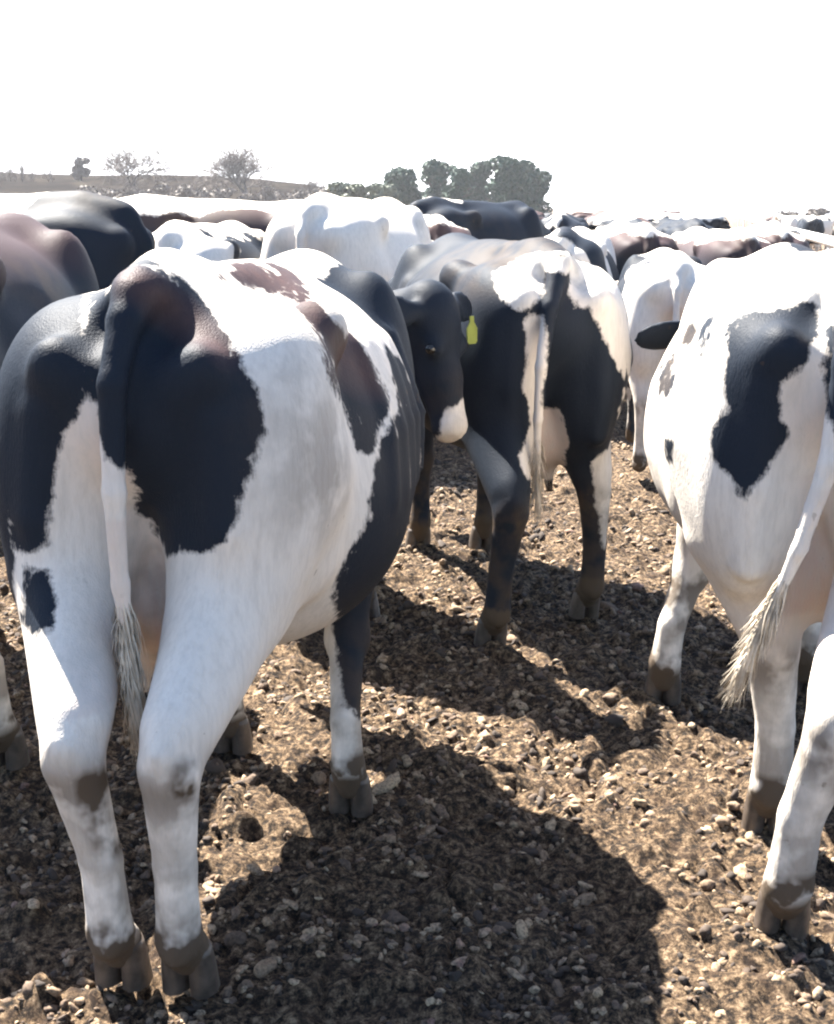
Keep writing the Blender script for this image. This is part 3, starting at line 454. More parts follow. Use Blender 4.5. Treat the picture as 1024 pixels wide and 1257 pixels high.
PA_SUN=[(-0.239,-0.282,1.202,0.049),(-0.359,-0.308,1.220,0.048),(-0.206,-0.296,1.185,0.046),(-0.397,-0.310,1.230,0.045),(-0.106,-0.104,1.359,0.041),(-0.178,-0.312,1.163,0.040),(-0.145,-0.085,1.367,0.040),(-0.441,-0.306,1.253,0.039),(-0.188,-0.068,1.375,0.039),(-0.235,-0.052,1.383,0.037),(-0.197,-0.279,1.218,0.036),(-0.123,-0.138,1.340,0.033),(-0.063,-0.100,1.364,0.033),(-0.173,-0.296,1.196,0.032),(-0.464,-0.291,1.279,0.032),(-0.137,-0.120,1.347,0.032),(-0.273,-0.057,1.378,0.030),(-0.281,-0.284,1.185,0.030),(-0.097,-0.132,1.345,0.029),(-0.296,-0.056,1.378,0.028),(-0.150,-0.328,1.154,0.028),(-0.448,-0.308,1.221,0.028),(-0.115,-0.070,1.379,0.028),(-0.170,-0.099,1.355,0.028),(-0.462,-0.277,1.298,0.028),(-0.248,-0.298,1.169,0.027),(-0.476,-0.301,1.255,0.027),(-0.158,-0.052,1.387,0.027),(-0.145,-0.144,1.334,0.026),(-0.032,-0.092,1.370,0.026),(-0.475,-0.307,1.236,0.026),(-0.171,-0.281,1.223,0.026),(-0.223,-0.078,1.363,0.026),(-0.444,-0.260,1.315,0.026),(-0.154,-0.306,1.188,0.025),(-0.197,-0.034,1.395,0.025),(-0.070,-0.125,1.351,0.025),(-0.078,-0.075,1.378,0.025),(-0.159,-0.125,1.341,0.025),(-0.011,-0.094,1.369,0.025),(-0.390,-0.233,1.330,0.024),(-0.211,-0.312,1.152,0.024),(-0.131,-0.162,1.327,0.024),(-0.197,-0.092,1.355,0.024),(-0.152,-0.167,1.322,0.024),(-0.059,-0.077,1.377,0.024),(-0.417,-0.246,1.326,0.023),(-0.479,-0.315,1.211,0.023),(-0.144,-0.319,1.174,0.023),(-0.407,-0.312,1.263,0.022),(-0.506,-0.308,1.245,0.022),(-0.336,-0.054,1.380,0.022),(-0.253,-0.072,1.364,0.022),(-0.523,-0.319,1.228,0.021),(-0.040,-0.117,1.357,0.021),(-0.229,-0.308,1.154,0.021),(-0.527,-0.326,1.210,0.021),(-0.317,-0.285,1.182,0.021),(-0.437,-0.298,1.284,0.020),(-0.108,-0.156,1.333,0.020),(-0.492,-0.285,1.281,0.020),(-0.502,-0.294,1.269,0.020),(-0.536,-0.315,1.242,0.020),(-0.126,-0.043,1.393,0.020),(-0.153,-0.291,1.215,0.020),(-0.166,-0.149,1.329,0.020),(-0.264,-0.040,1.390,0.020),(-0.182,-0.117,1.342,0.020),(0.005,-0.083,1.375,0.019),(-0.547,-0.324,1.224,0.019),(-0.370,-0.317,1.254,0.019),(0.012,-0.096,1.368,0.019),(-0.150,-0.021,1.400,0.019),(-0.107,-0.046,1.392,0.018),(-0.178,-0.131,1.335,0.018),(-0.391,-0.315,1.262,0.018),(-0.314,-0.047,1.386,0.018),(-0.366,-0.063,1.375,0.018),(-0.046,-0.066,1.384,0.018),(-0.463,-0.258,1.310,0.018),(-0.272,-0.297,1.164,0.018),(0.030,-0.084,1.374,0.018),(-0.557,-0.320,1.238,0.018),(-0.134,-0.024,1.399,0.017),(-0.514,-0.290,1.277,0.017),(-0.213,-0.097,1.350,0.017),(-0.530,-0.300,1.266,0.017),(-0.088,-0.048,1.391,0.017),(-0.417,-0.307,1.277,0.017),(-0.564,-0.328,1.220,0.017),(-0.165,-0.018,1.400,0.017),(-0.311,-0.067,1.366,0.017),(-0.024,-0.068,1.383,0.017),(-0.426,-0.262,1.320,0.017),(-0.549,-0.331,1.206,0.016),(-0.411,-0.069,1.377,0.016),(-0.148,-0.283,1.229,0.016),(-0.083,-0.150,1.338,0.016),(-0.559,-0.314,1.250,0.016),(-0.175,-0.159,1.322,0.016),(-0.116,-0.026,1.399,0.016),(-0.124,-0.329,1.165,0.016),(-0.068,-0.050,1.391,0.015),(-0.021,-0.120,1.356,0.015),(-0.226,-0.093,1.350,0.015),(-0.572,-0.323,1.233,0.015),(-0.268,-0.076,1.358,0.015),(-0.001,-0.069,1.382,0.015),(-0.332,-0.066,1.367,0.015),(-0.476,-0.261,1.304,0.015),(-0.287,-0.293,1.166,0.015),(-0.495,-0.272,1.293,0.015),(-0.557,-0.307,1.262,0.015),(0.057,-0.084,1.373,0.015),(-0.577,-0.331,1.215,0.015),(-0.525,-0.286,1.283,0.014),(-0.464,-0.078,1.379,0.014),(-0.123,-0.337,1.151,0.014),(-0.187,-0.140,1.329,0.014),(-0.098,-0.028,1.398,0.014),(-0.133,-0.339,1.145,0.014),(-0.437,-0.285,1.303,0.014),(-0.109,-0.334,1.157,0.014),(-0.547,-0.298,1.273,0.014),(-0.132,-0.316,1.187,0.014),(-0.205,-0.109,1.343,0.014),(-0.291,-0.040,1.391,0.014),(-0.047,-0.051,1.390,0.014),(-0.147,-0.342,1.133,0.014),(-0.158,-0.337,1.134,0.014),(-0.576,-0.318,1.245,0.014),(-0.168,-0.331,1.135,0.014),(-0.179,-0.327,1.136,0.014),(-0.192,-0.322,1.137,0.014),(-0.183,-0.168,1.316,0.014),(-0.037,-0.131,1.350,0.014),(0.024,-0.070,1.381,0.014),(-0.239,-0.089,1.350,0.014),(-0.288,-0.075,1.359,0.013),(-0.585,-0.326,1.228,0.013),(-0.105,-0.170,1.326,0.013),(-0.200,-0.122,1.336,0.013),(0.036,-0.097,1.367,0.013),(-0.080,-0.030,1.398,0.013),(-0.125,-0.322,1.179,0.013),(-0.137,-0.302,1.208,0.013),(-0.025,-0.053,1.390,0.013),(-0.575,-0.311,1.257,0.012),(-0.440,-0.239,1.320,0.012),(-0.587,-0.333,1.210,0.012),(0.052,-0.071,1.380,0.012),(-0.053,-0.143,1.344,0.012),(-0.228,-0.315,1.140,0.012),(-0.252,-0.086,1.351,0.012),(-0.255,-0.307,1.150,0.012),(-0.303,-0.289,1.167,0.012),(-0.197,-0.135,1.330,0.012),(-0.534,-0.282,1.290,0.012),(-0.589,-0.321,1.240,0.012),(-0.559,-0.294,1.280,0.011),(-0.113,-0.327,1.171,0.011),(-0.060,-0.032,1.397,0.011),(-0.132,-0.309,1.200,0.011),(-0.137,-0.288,1.228,0.011),(-0.421,-0.301,1.289,0.011),(-0.114,-0.180,1.320,0.011),(-0.570,-0.303,1.269,0.011),(0.018,-0.110,1.361,0.011),(-0.180,-0.015,1.400,0.011),(-0.002,-0.054,1.389,0.011),(-0.139,-0.281,1.235,0.011),(-0.595,-0.329,1.223,0.011),(-0.563,-0.334,1.201,0.011),(0.083,-0.070,1.379,0.011),(-0.426,-0.295,1.296,0.011),(-0.196,-0.149,1.323,0.010),(-0.068,-0.154,1.338,0.010),(-0.139,-0.273,1.241,0.010),(-0.211,-0.117,1.336,0.010),(-0.590,-0.315,1.252,0.010),(-0.506,-0.084,1.381,0.010),(-0.092,-0.330,1.162,0.010),(-0.135,-0.295,1.221,0.010),(-0.040,-0.034,1.397,0.010),(-0.426,-0.275,1.314,0.010),(-0.249,-0.028,1.396,0.010),(-0.416,-0.226,1.325,0.010),(0.023,-0.055,1.388,0.010),(-0.001,-0.122,1.355,0.009),(-0.429,-0.283,1.308,0.009),(-0.600,-0.323,1.235,0.009),(-0.458,-0.243,1.315,0.009),(-0.193,-0.163,1.317,0.009),(0.123,-0.068,1.378,0.009),(-0.486,-0.257,1.305,0.009),(-0.207,-0.131,1.330,0.009),(-0.389,-0.253,1.331,0.009),(-0.536,-0.276,1.296,0.009),(-0.246,-0.312,1.142,0.009),(-0.080,-0.164,1.332,0.009),(-0.272,-0.304,1.151,0.009),(-0.587,-0.307,1.264,0.009),(-0.567,-0.290,1.287,0.009),(-0.604,-0.331,1.218,0.009),(0.090,-0.084,1.372,0.009),(-0.116,-0.320,1.185,0.009),(-0.131,-0.301,1.214,0.009),(-0.240,-0.097,1.344,0.009),(-0.580,-0.299,1.276,0.009),(-0.018,-0.036,1.396,0.008),(-0.387,-0.314,1.275,0.008),(-0.357,-0.074,1.362,0.008),(-0.508,-0.329,1.189,0.008),(0.052,-0.055,1.387,0.008),(-0.602,-0.317,1.247,0.008),(-0.508,-0.091,1.375,0.008),(-0.596,-0.336,1.205,0.008),(-0.019,-0.134,1.349,0.008),(-0.205,-0.145,1.324,0.008),(-0.400,-0.310,1.282,0.008),(-0.221,-0.113,1.337,0.008),(-0.406,-0.264,1.326,0.007),(-0.076,-0.334,1.154,0.007),(-0.371,-0.050,1.388,0.007),(-0.086,-0.337,1.148,0.007),(-0.103,-0.340,1.142,0.007),(-0.121,-0.344,1.137,0.007),(-0.133,-0.346,1.132,0.007),(-0.610,-0.326,1.230,0.007),(-0.100,-0.324,1.177,0.007),(-0.125,-0.307,1.207,0.007),(-0.091,-0.174,1.326,0.007),(-0.409,-0.305,1.289,0.007),(0.007,-0.037,1.395,0.007),(0.065,-0.098,1.366,0.007),(-0.142,-0.348,1.126,0.007),(-0.253,-0.093,1.344,0.007),(-0.201,-0.324,1.131,0.007),(-0.219,-0.321,1.133,0.007),(-0.306,-0.080,1.353,0.007),(-0.203,-0.159,1.317,0.007),(-0.406,-0.081,1.364,0.007),(-0.601,-0.311,1.259,0.007),(0.084,-0.054,1.386,0.006),(-0.612,-0.333,1.212,0.006),(-0.415,-0.300,1.295,0.006),(-0.478,-0.248,1.310,0.006),(-0.217,-0.126,1.330,0.006),(-0.539,-0.094,1.377,0.006),(-0.126,-0.285,1.234,0.006),(-0.037,-0.146,1.343,0.006),(-0.532,-0.268,1.302,0.006),(-0.793,-0.053,1.348,0.027),(-0.826,-0.041,1.367,0.027),(-0.774,-0.071,1.329,0.026),(-0.843,-0.018,1.385,0.024),(-0.777,-0.096,1.311,0.024),(-0.807,-0.048,1.362,0.023),(-0.789,-0.115,1.299,0.021),(-0.799,-0.132,1.291,0.021),(-0.810,-0.145,1.284,0.019),(-0.833,-0.005,1.393,0.019),(-0.846,-0.028,1.372,0.019),(-0.819,-0.163,1.276,0.018),(-0.829,-0.175,1.268,0.018),(-0.784,-0.055,1.329,0.015),(-0.825,-0.031,1.385,0.015),(-0.774,-0.066,1.347,0.015),(-0.813,-0.045,1.344,0.014),(-0.811,0.008,1.401,0.014),(-0.779,-0.077,1.311,0.014),(-0.826,-0.017,1.393,0.013),(-0.838,-0.164,1.273,0.013),(-0.766,-0.088,1.329,0.013),(-0.844,-0.170,1.269,0.012),(-0.833,-0.153,1.276,0.012),(-0.821,-0.010,1.397,0.012),(-0.775,-0.120,1.308,0.011),(-0.842,-0.184,1.260,0.011),(-0.780,-0.126,1.304,0.011),(-0.785,-0.133,1.300,0.011),(-0.803,-0.158,1.284,0.011),(-0.816,-0.176,1.271,0.011),(-0.821,-0.187,1.263,0.011),(-0.772,-0.114,1.312,0.011),(-0.846,-0.033,1.359,0.011),(-0.814,-0.037,1.385,0.011),(-0.788,-0.095,1.298,0.010),(-0.834,-0.186,1.260,0.010),(-0.806,-0.044,1.380,0.010),(-0.825,-0.140,1.280,0.010),(-0.797,0.013,1.405,0.010),(-0.850,-0.182,1.261,0.010),(-0.765,-0.097,1.325,0.010),(-0.855,-0.017,1.372,0.010),(-0.807,-0.120,1.287,0.010),(-0.790,0.020,1.404,0.010),(-0.792,-0.053,1.370,0.010),(-0.823,0.009,1.397,0.010),(-0.853,-0.168,1.270,0.009),(-0.850,-0.001,1.385,0.009),(-0.796,-0.050,1.375,0.009),(-0.836,-0.039,1.349,0.009),(-0.818,-0.024,1.393,0.009),(-0.815,-0.128,1.283,0.009),(-0.857,-0.174,1.266,0.008),(-0.829,-0.041,1.345,0.008),(-0.853,-0.159,1.274,0.008),(-0.788,-0.143,1.296,0.008),(-0.792,-0.150,1.292,0.008),(-0.805,-0.168,1.279,0.008),(-0.808,-0.174,1.275,0.008),(-0.818,-0.196,1.259,0.008),(-0.857,-0.008,1.376,0.008),(-0.810,-0.007,1.402,0.007),(-0.858,-0.179,1.261,0.007),(-0.775,-0.062,1.361,0.007),(-0.764,-0.107,1.320,0.007),(-0.814,-0.018,1.398,0.007),(-0.859,-0.165,1.270,0.007),(-0.781,-0.059,1.366,0.007),(-0.781,-0.058,1.315,0.006),(-0.785,-0.056,1.370,0.006),(-0.843,-0.146,1.277,0.006),(-0.858,-0.184,1.257,0.006),(-0.800,-0.045,1.329,0.006),(-0.843,-0.036,1.350,0.006)]
PA_S=[(-1.073,-0.024,0.396,0.042),(-1.083,-0.019,0.429,0.039),(-1.093,-0.014,0.457,0.033),(-1.076,-0.025,0.363,0.032),(-1.047,-0.020,0.421,0.025),(-1.046,-0.028,0.366,0.025),(-1.054,-0.031,0.350,0.021),(-1.057,-0.020,0.444,0.020),(-1.068,-0.019,0.458,0.020),(-1.098,-0.010,0.405,0.019),(-1.108,-0.006,0.476,0.018),(-1.066,-0.030,0.340,0.016),(-1.037,-0.029,0.343,0.016),(-1.106,-0.004,0.437,0.016),(-1.075,-0.018,0.475,0.015),(-1.093,-0.012,0.374,0.015),(-1.105,-0.003,0.421,0.014),(-1.097,-0.009,0.384,0.013),(-1.093,-0.015,0.481,0.013),(-1.048,-0.033,0.333,0.013),(-1.061,-0.017,0.475,0.012),(-1.077,-0.024,0.338,0.011),(-1.086,-0.018,0.341,0.011),(-1.114,0.002,0.463,0.010),(-1.092,-0.011,0.353,0.009),(-1.113,0.002,0.453,0.008),(-1.120,0.003,0.485,0.008),(-1.036,-0.033,0.322,0.007),(-1.099,-0.012,0.488,0.007),(-1.112,0.003,0.443,0.007),(-1.117,-0.000,0.489,0.007),(-1.118,0.004,0.474,0.007),(-1.107,0.001,0.412,0.007),(-1.053,-0.035,0.324,0.007),(-1.061,-0.033,0.328,0.007),(-1.091,-0.010,0.343,0.006),(-1.095,-0.007,0.359,0.006),(-1.107,-0.192,0.517,0.020),(-1.111,-0.188,0.499,0.018),(-1.114,-0.185,0.528,0.014),(-1.102,-0.194,0.491,0.013),(-1.098,-0.198,0.505,0.010),(-1.095,-0.197,0.527,0.009),(-1.119,-0.182,0.511,0.009),(-1.119,-0.182,0.520,0.009),(-1.089,-0.200,0.526,0.008),(-1.094,-0.197,0.484,0.007),(-1.091,-0.201,0.517,0.007),(-1.099,-0.193,0.481,0.006),(-1.104,-0.190,0.482,0.006),(-1.113,-0.184,0.485,0.006)]
PB_W=[(-0.834,0.140,1.276,0.078),(-0.816,-0.113,1.278,0.074),(-0.881,-0.182,1.183,0.071),(-0.907,-0.152,1.218,0.071),(-0.853,-0.214,1.148,0.070),(-0.831,-0.243,1.112,0.069),(-0.775,0.104,1.306,0.067),(-0.884,-0.123,1.266,0.067),(-0.743,-0.253,0.593,0.067),(-0.802,-0.277,1.041,0.062),(-0.893,0.158,1.247,0.061),(-0.776,-0.090,1.309,0.060),(-0.749,-0.254,0.540,0.059),(-0.781,0.158,1.290,0.056),(-0.780,-0.283,1.090,0.056),(-0.841,-0.242,1.062,0.054),(-0.739,-0.261,0.483,0.052),(-0.861,-0.187,1.232,0.050),(-0.838,-0.217,1.197,0.049),(-0.816,-0.246,1.162,0.048),(-0.809,-0.188,1.262,0.047),(-0.758,-0.133,1.308,0.045),(-0.800,-0.281,0.989,0.045),(-0.772,-0.224,0.563,0.044),(-0.816,-0.038,1.343,0.044),(-0.856,-0.064,1.247,0.044),(-0.772,-0.165,1.293,0.042),(-0.788,0.058,1.341,0.039),(-0.724,-0.257,0.643,0.037),(-0.766,-0.230,0.508,0.037),(-0.780,-0.218,1.260,0.036),(-0.863,-0.004,1.345,0.036),(-0.798,-0.231,1.228,0.035),(-0.878,-0.189,1.100,0.035),(-0.892,-0.163,1.134,0.035),(-0.845,-0.243,1.012,0.035),(-0.765,-0.223,0.634,0.035),(-0.841,0.041,1.343,0.035),(-0.788,-0.255,1.193,0.034),(-0.775,-0.201,0.618,0.032),(-0.770,-0.296,0.951,0.032),(-0.713,-0.149,1.323,0.030),(-0.708,-0.114,1.339,0.030),(-0.725,0.107,1.337,0.030),(-0.836,0.191,1.243,0.029),(-0.749,-0.240,0.449,0.029),(-0.803,0.077,1.275,0.028),(-0.733,-0.179,1.308,0.028),(-0.768,-0.242,1.243,0.028),(-0.726,0.142,1.320,0.027),(-0.898,-0.142,1.151,0.027),(-0.755,-0.268,1.208,0.027),(-0.793,-0.049,1.309,0.026),(-0.863,-0.217,1.031,0.025),(-0.740,0.181,1.304,0.025),(-0.907,-0.099,1.218,0.025),(-0.739,-0.246,0.411,0.024),(-0.881,-0.038,1.232,0.023),(-0.884,-0.072,1.232,0.023),(-0.894,-0.086,1.233,0.023),(-0.736,-0.235,1.275,0.023),(-0.754,0.202,1.288,0.023),(-0.659,-0.150,1.338,0.022),(-0.803,0.199,1.258,0.022),(-0.696,-0.174,1.323,0.022),(-0.844,-0.245,0.977,0.022),(-0.878,-0.190,1.066,0.022),(-0.900,0.108,1.248,0.021),(-0.772,-0.208,0.528,0.021),(-0.735,-0.248,0.391,0.021),(-0.763,0.067,1.356,0.021),(-0.888,-0.054,1.216,0.021),(-0.732,-0.217,1.291,0.020),(-0.889,-0.166,1.101,0.020),(-0.905,-0.121,1.168,0.019),(-0.743,0.079,1.355,0.019),(-0.791,0.057,1.308,0.019),(-0.732,-0.251,0.372,0.018),(-0.902,0.159,1.199,0.018),(-0.820,-0.040,1.277,0.018),(-0.910,0.111,1.233,0.018),(-0.824,0.052,1.326,0.018),(-0.864,0.048,1.328,0.018),(-0.879,0.019,1.329,0.018),(-0.876,0.035,1.329,0.018),(-0.876,0.185,1.214,0.017),(-0.710,-0.206,1.307,0.017),(-0.889,-0.036,1.216,0.017),(-0.721,0.089,1.354,0.017),(-0.842,-0.247,0.960,0.015),(-0.725,-0.255,0.352,0.015),(-0.914,0.129,1.217,0.015),(-0.819,-0.018,1.376,0.015),(-0.879,-0.191,1.049,0.015),(-0.794,0.057,1.292,0.015),(-0.774,0.208,1.272,0.015),(-0.697,0.099,1.353,0.015),(-0.661,-0.206,1.321,0.014),(-0.723,-0.256,0.679,0.014),(-0.864,-0.025,1.264,0.014),(-0.759,-0.216,0.471,0.014),(-0.773,-0.185,0.600,0.014),(-0.828,0.003,1.376,0.013),(-0.892,0.173,1.199,0.013),(-0.813,-0.264,0.887,0.013),(-0.693,0.132,1.335,0.012),(-0.721,-0.257,0.332,0.012),(-0.864,-0.218,0.997,0.012),(-0.889,-0.167,1.084,0.012),(-0.771,-0.219,0.670,0.012),(-0.822,0.018,1.376,0.011),(-0.754,-0.219,0.451,0.011),(-0.772,-0.186,0.582,0.011),(-0.907,-0.101,1.185,0.011),(-0.792,-0.258,0.814,0.011),(-0.877,-0.021,1.248,0.010),(-0.709,0.172,1.319,0.010),(-0.910,0.144,1.200,0.010),(-0.781,-0.197,0.655,0.010),(-0.719,-0.259,0.313,0.009),(-0.807,0.031,1.375,0.009),(-0.825,-0.258,0.906,0.009),(-0.896,-0.034,1.200,0.009),(-0.839,-0.250,0.942,0.009),(-0.892,-0.070,1.217,0.009),(-0.883,0.002,1.313,0.009),(-0.880,-0.192,1.033,0.009),(-0.750,-0.222,0.432,0.009),(-0.771,-0.187,0.564,0.009),(-0.827,0.067,1.260,0.008),(-0.858,0.197,1.212,0.008),(-0.894,-0.052,1.200,0.008),(-0.717,0.209,1.302,0.008),(-0.741,0.216,1.287,0.008),(-0.788,0.041,1.374,0.007),(-0.778,-0.181,0.637,0.007),(-0.790,0.212,1.257,0.007),(-0.916,0.113,1.217,0.007),(-0.820,-0.245,0.836,0.007),(-0.832,0.207,1.227,0.007),(-0.886,-0.019,1.232,0.007),(-0.717,-0.261,0.294,0.006),(-0.746,-0.224,0.413,0.006),(-0.769,-0.189,0.545,0.006),(-0.675,0.109,1.352,0.006),(-0.689,-0.009,0.647,0.082),(-0.706,-0.020,0.704,0.078),(-0.940,0.086,0.686,0.071),(-0.708,-0.016,0.767,0.059),(-0.660,-0.049,0.614,0.055),(-0.946,0.091,0.738,0.054),(-0.654,0.005,0.596,0.044),(-0.858,0.086,0.688,0.044),(-0.862,0.092,1.006,0.042),(-0.950,0.122,1.008,0.041),(-0.951,0.087,0.815,0.040),(-0.854,0.095,0.937,0.039),(-0.872,0.097,1.040,0.039),(-0.623,-0.063,0.588,0.038),(-0.949,0.094,0.781,0.038),(-0.950,0.120,0.974,0.037),(-0.880,0.102,1.075,0.037),(-0.860,0.099,0.972,0.037),(-0.888,0.106,1.109,0.035),(-0.606,-0.088,0.585,0.034),(-0.894,0.109,1.134,0.033),(-0.637,-0.020,0.583,0.033),(-0.950,0.119,0.941,0.033),(-0.889,0.106,0.703,0.032),(-0.848,0.092,0.902,0.031),(-0.952,0.115,1.041,0.031),(-0.855,0.086,0.723,0.031),(-0.950,0.118,0.916,0.029),(-0.703,-0.069,0.667,0.029),(-0.940,0.112,1.064,0.029),(-0.735,-0.054,0.744,0.029),(-0.737,-0.042,0.789,0.027),(-0.625,0.003,0.572,0.027),(-0.932,0.117,0.642,0.027),(-0.957,0.108,0.842,0.026),(-0.950,0.117,0.891,0.026),(-0.688,-0.075,0.646,0.026),(-0.844,0.090,0.876,0.026),(-0.719,-0.072,0.688,0.024),(-0.614,-0.029,0.569,0.024),(-0.731,-0.034,0.806,0.024),(-0.745,-0.049,0.772,0.023),(-0.878,0.103,0.727,0.023),(-0.939,0.139,0.687,0.023),(-0.950,0.115,0.866,0.023),(-0.873,0.120,0.940,0.022),(-0.607,-0.051,0.567,0.022),(-0.850,0.086,0.748,0.021),(-0.875,0.121,0.957,0.021),(-0.903,0.120,0.714,0.021),(-0.948,0.132,0.654,0.021),(-0.607,-0.070,0.567,0.020),(-0.953,0.109,1.082,0.020),(-0.654,-0.089,0.612,0.020),(-0.877,0.123,0.974,0.020),(-0.740,-0.073,0.709,0.020),(-0.842,0.088,0.850,0.020),(-0.927,0.136,0.702,0.019),(-0.948,0.108,1.098,0.019),(-0.880,0.124,0.991,0.019),(-0.871,0.118,0.922,0.019),(-0.599,-0.006,0.557,0.018),(-0.939,0.106,1.114,0.018),(-0.951,0.143,0.672,0.018),(-0.882,0.126,1.008,0.018),(-0.934,0.105,1.130,0.017),(-0.904,0.113,1.160,0.017),(-0.751,-0.068,0.729,0.016),(-0.872,0.102,0.743,0.016),(-0.754,-0.045,0.800,0.016),(-0.884,0.127,1.025,0.016),(-0.583,-0.031,0.554,0.016),(-0.963,0.136,0.640,0.016),(-0.973,0.103,1.002,0.016),(-0.899,0.129,1.151,0.016),(-0.842,0.087,0.833,0.016),(-0.907,0.096,1.152,0.016),(-0.968,0.103,1.026,0.015),(-0.885,0.128,1.042,0.015),(-0.914,0.099,1.161,0.015),(-0.847,0.086,0.765,0.015),(-0.868,0.116,0.905,0.015),(-0.708,-0.014,0.812,0.015),(-0.895,0.118,0.730,0.015),(-0.747,-0.037,0.817,0.015),(-0.592,-0.046,0.555,0.014),(-0.955,0.090,0.850,0.014),(-0.886,0.129,1.059,0.014),(-0.972,0.102,0.985,0.014),(-0.883,0.132,0.949,0.013),(-0.963,0.103,1.058,0.013),(-0.852,0.100,0.860,0.013),(-0.916,0.133,0.717,0.013),(-0.678,-0.090,0.626,0.013),(-0.965,0.146,0.658,0.013),(-0.888,0.130,1.076,0.013),(-0.882,0.131,0.932,0.012),(-0.760,-0.064,0.748,0.012),(-0.761,-0.052,0.784,0.012),(-0.760,-0.042,0.819,0.012),(-0.884,0.133,0.966,0.012),(-0.955,0.153,0.681,0.012),(-0.843,0.086,0.816,0.012),(-0.890,0.132,1.092,0.012),(-0.967,0.100,0.968,0.011),(-0.936,0.148,0.703,0.011),(-0.891,0.132,1.101,0.011),(-0.754,-0.077,0.711,0.011),(-0.885,0.134,0.983,0.011),(-0.864,0.115,0.888,0.011),(-0.962,0.104,0.901,0.011),(-0.973,0.149,0.651,0.010),(-0.966,0.099,0.960,0.010),(-0.892,0.133,1.109,0.010),(-0.979,0.141,0.626,0.010),(-0.602,-0.081,0.556,0.010),(-0.867,0.101,0.759,0.010),(-0.759,-0.075,0.721,0.010),(-0.764,-0.062,0.758,0.010),(-0.764,-0.051,0.793,0.010),(-0.893,0.134,1.118,0.010),(-0.886,0.135,1.000,0.010),(-0.961,0.154,0.674,0.010),(-0.953,0.102,1.115,0.010),(-0.843,0.086,0.807,0.010),(-0.946,0.121,0.619,0.009),(-0.852,0.100,0.843,0.009),(-0.965,0.098,0.951,0.009),(-0.643,-0.103,0.600,0.009),(-0.895,0.135,1.126,0.009),(-0.951,0.101,1.123,0.009),(-0.863,0.114,0.879,0.009),(-0.949,0.101,1.131,0.009),(-0.896,0.136,1.134,0.009),(-0.845,0.086,0.781,0.009),(-0.887,0.136,1.017,0.008),(-0.880,0.130,0.915,0.008),(-0.887,0.116,0.746,0.008),(-0.905,0.123,1.168,0.008),(-0.904,0.131,1.168,0.008),(-0.458,-0.064,0.519,0.008),(-0.961,0.103,0.884,0.008),(-0.947,0.101,1.139,0.008),(-0.703,-0.089,0.648,0.008),(-0.965,0.098,0.943,0.008),(-0.979,0.150,0.644,0.008),(-0.972,0.095,1.010,0.008),(-0.897,0.136,1.143,0.008),(-0.765,-0.072,0.731,0.008),(-0.768,-0.060,0.767,0.008),(-0.767,-0.049,0.802,0.008),(-0.944,0.100,1.147,0.008),(-0.843,0.086,0.798,0.008),(-0.972,0.095,1.018,0.007),(-0.888,0.137,1.034,0.007),(-0.463,-0.072,0.520,0.007),(-0.968,0.156,0.667,0.007),(-0.852,0.099,0.834,0.007),(-0.942,0.100,1.155,0.007),(-0.960,0.102,0.876,0.007),(-0.741,-0.083,0.691,0.007),(-0.964,0.097,0.934,0.007),(-0.864,0.100,0.768,0.007),(-0.862,0.113,0.870,0.007),(-0.906,0.130,0.732,0.007),(-0.900,0.138,1.159,0.007),(-0.948,0.160,0.697,0.007),(-0.972,0.094,0.994,0.007),(-0.940,0.100,1.163,0.007),(-0.879,0.129,0.907,0.006),(-0.967,0.094,1.034,0.006),(-0.955,0.162,0.690,0.006),(-0.461,-0.083,0.519,0.006),(-0.695,-0.092,0.638,0.006),(-0.902,0.139,1.168,0.006),(-0.889,0.138,1.051,0.006),(-0.939,0.099,1.171,0.006)]
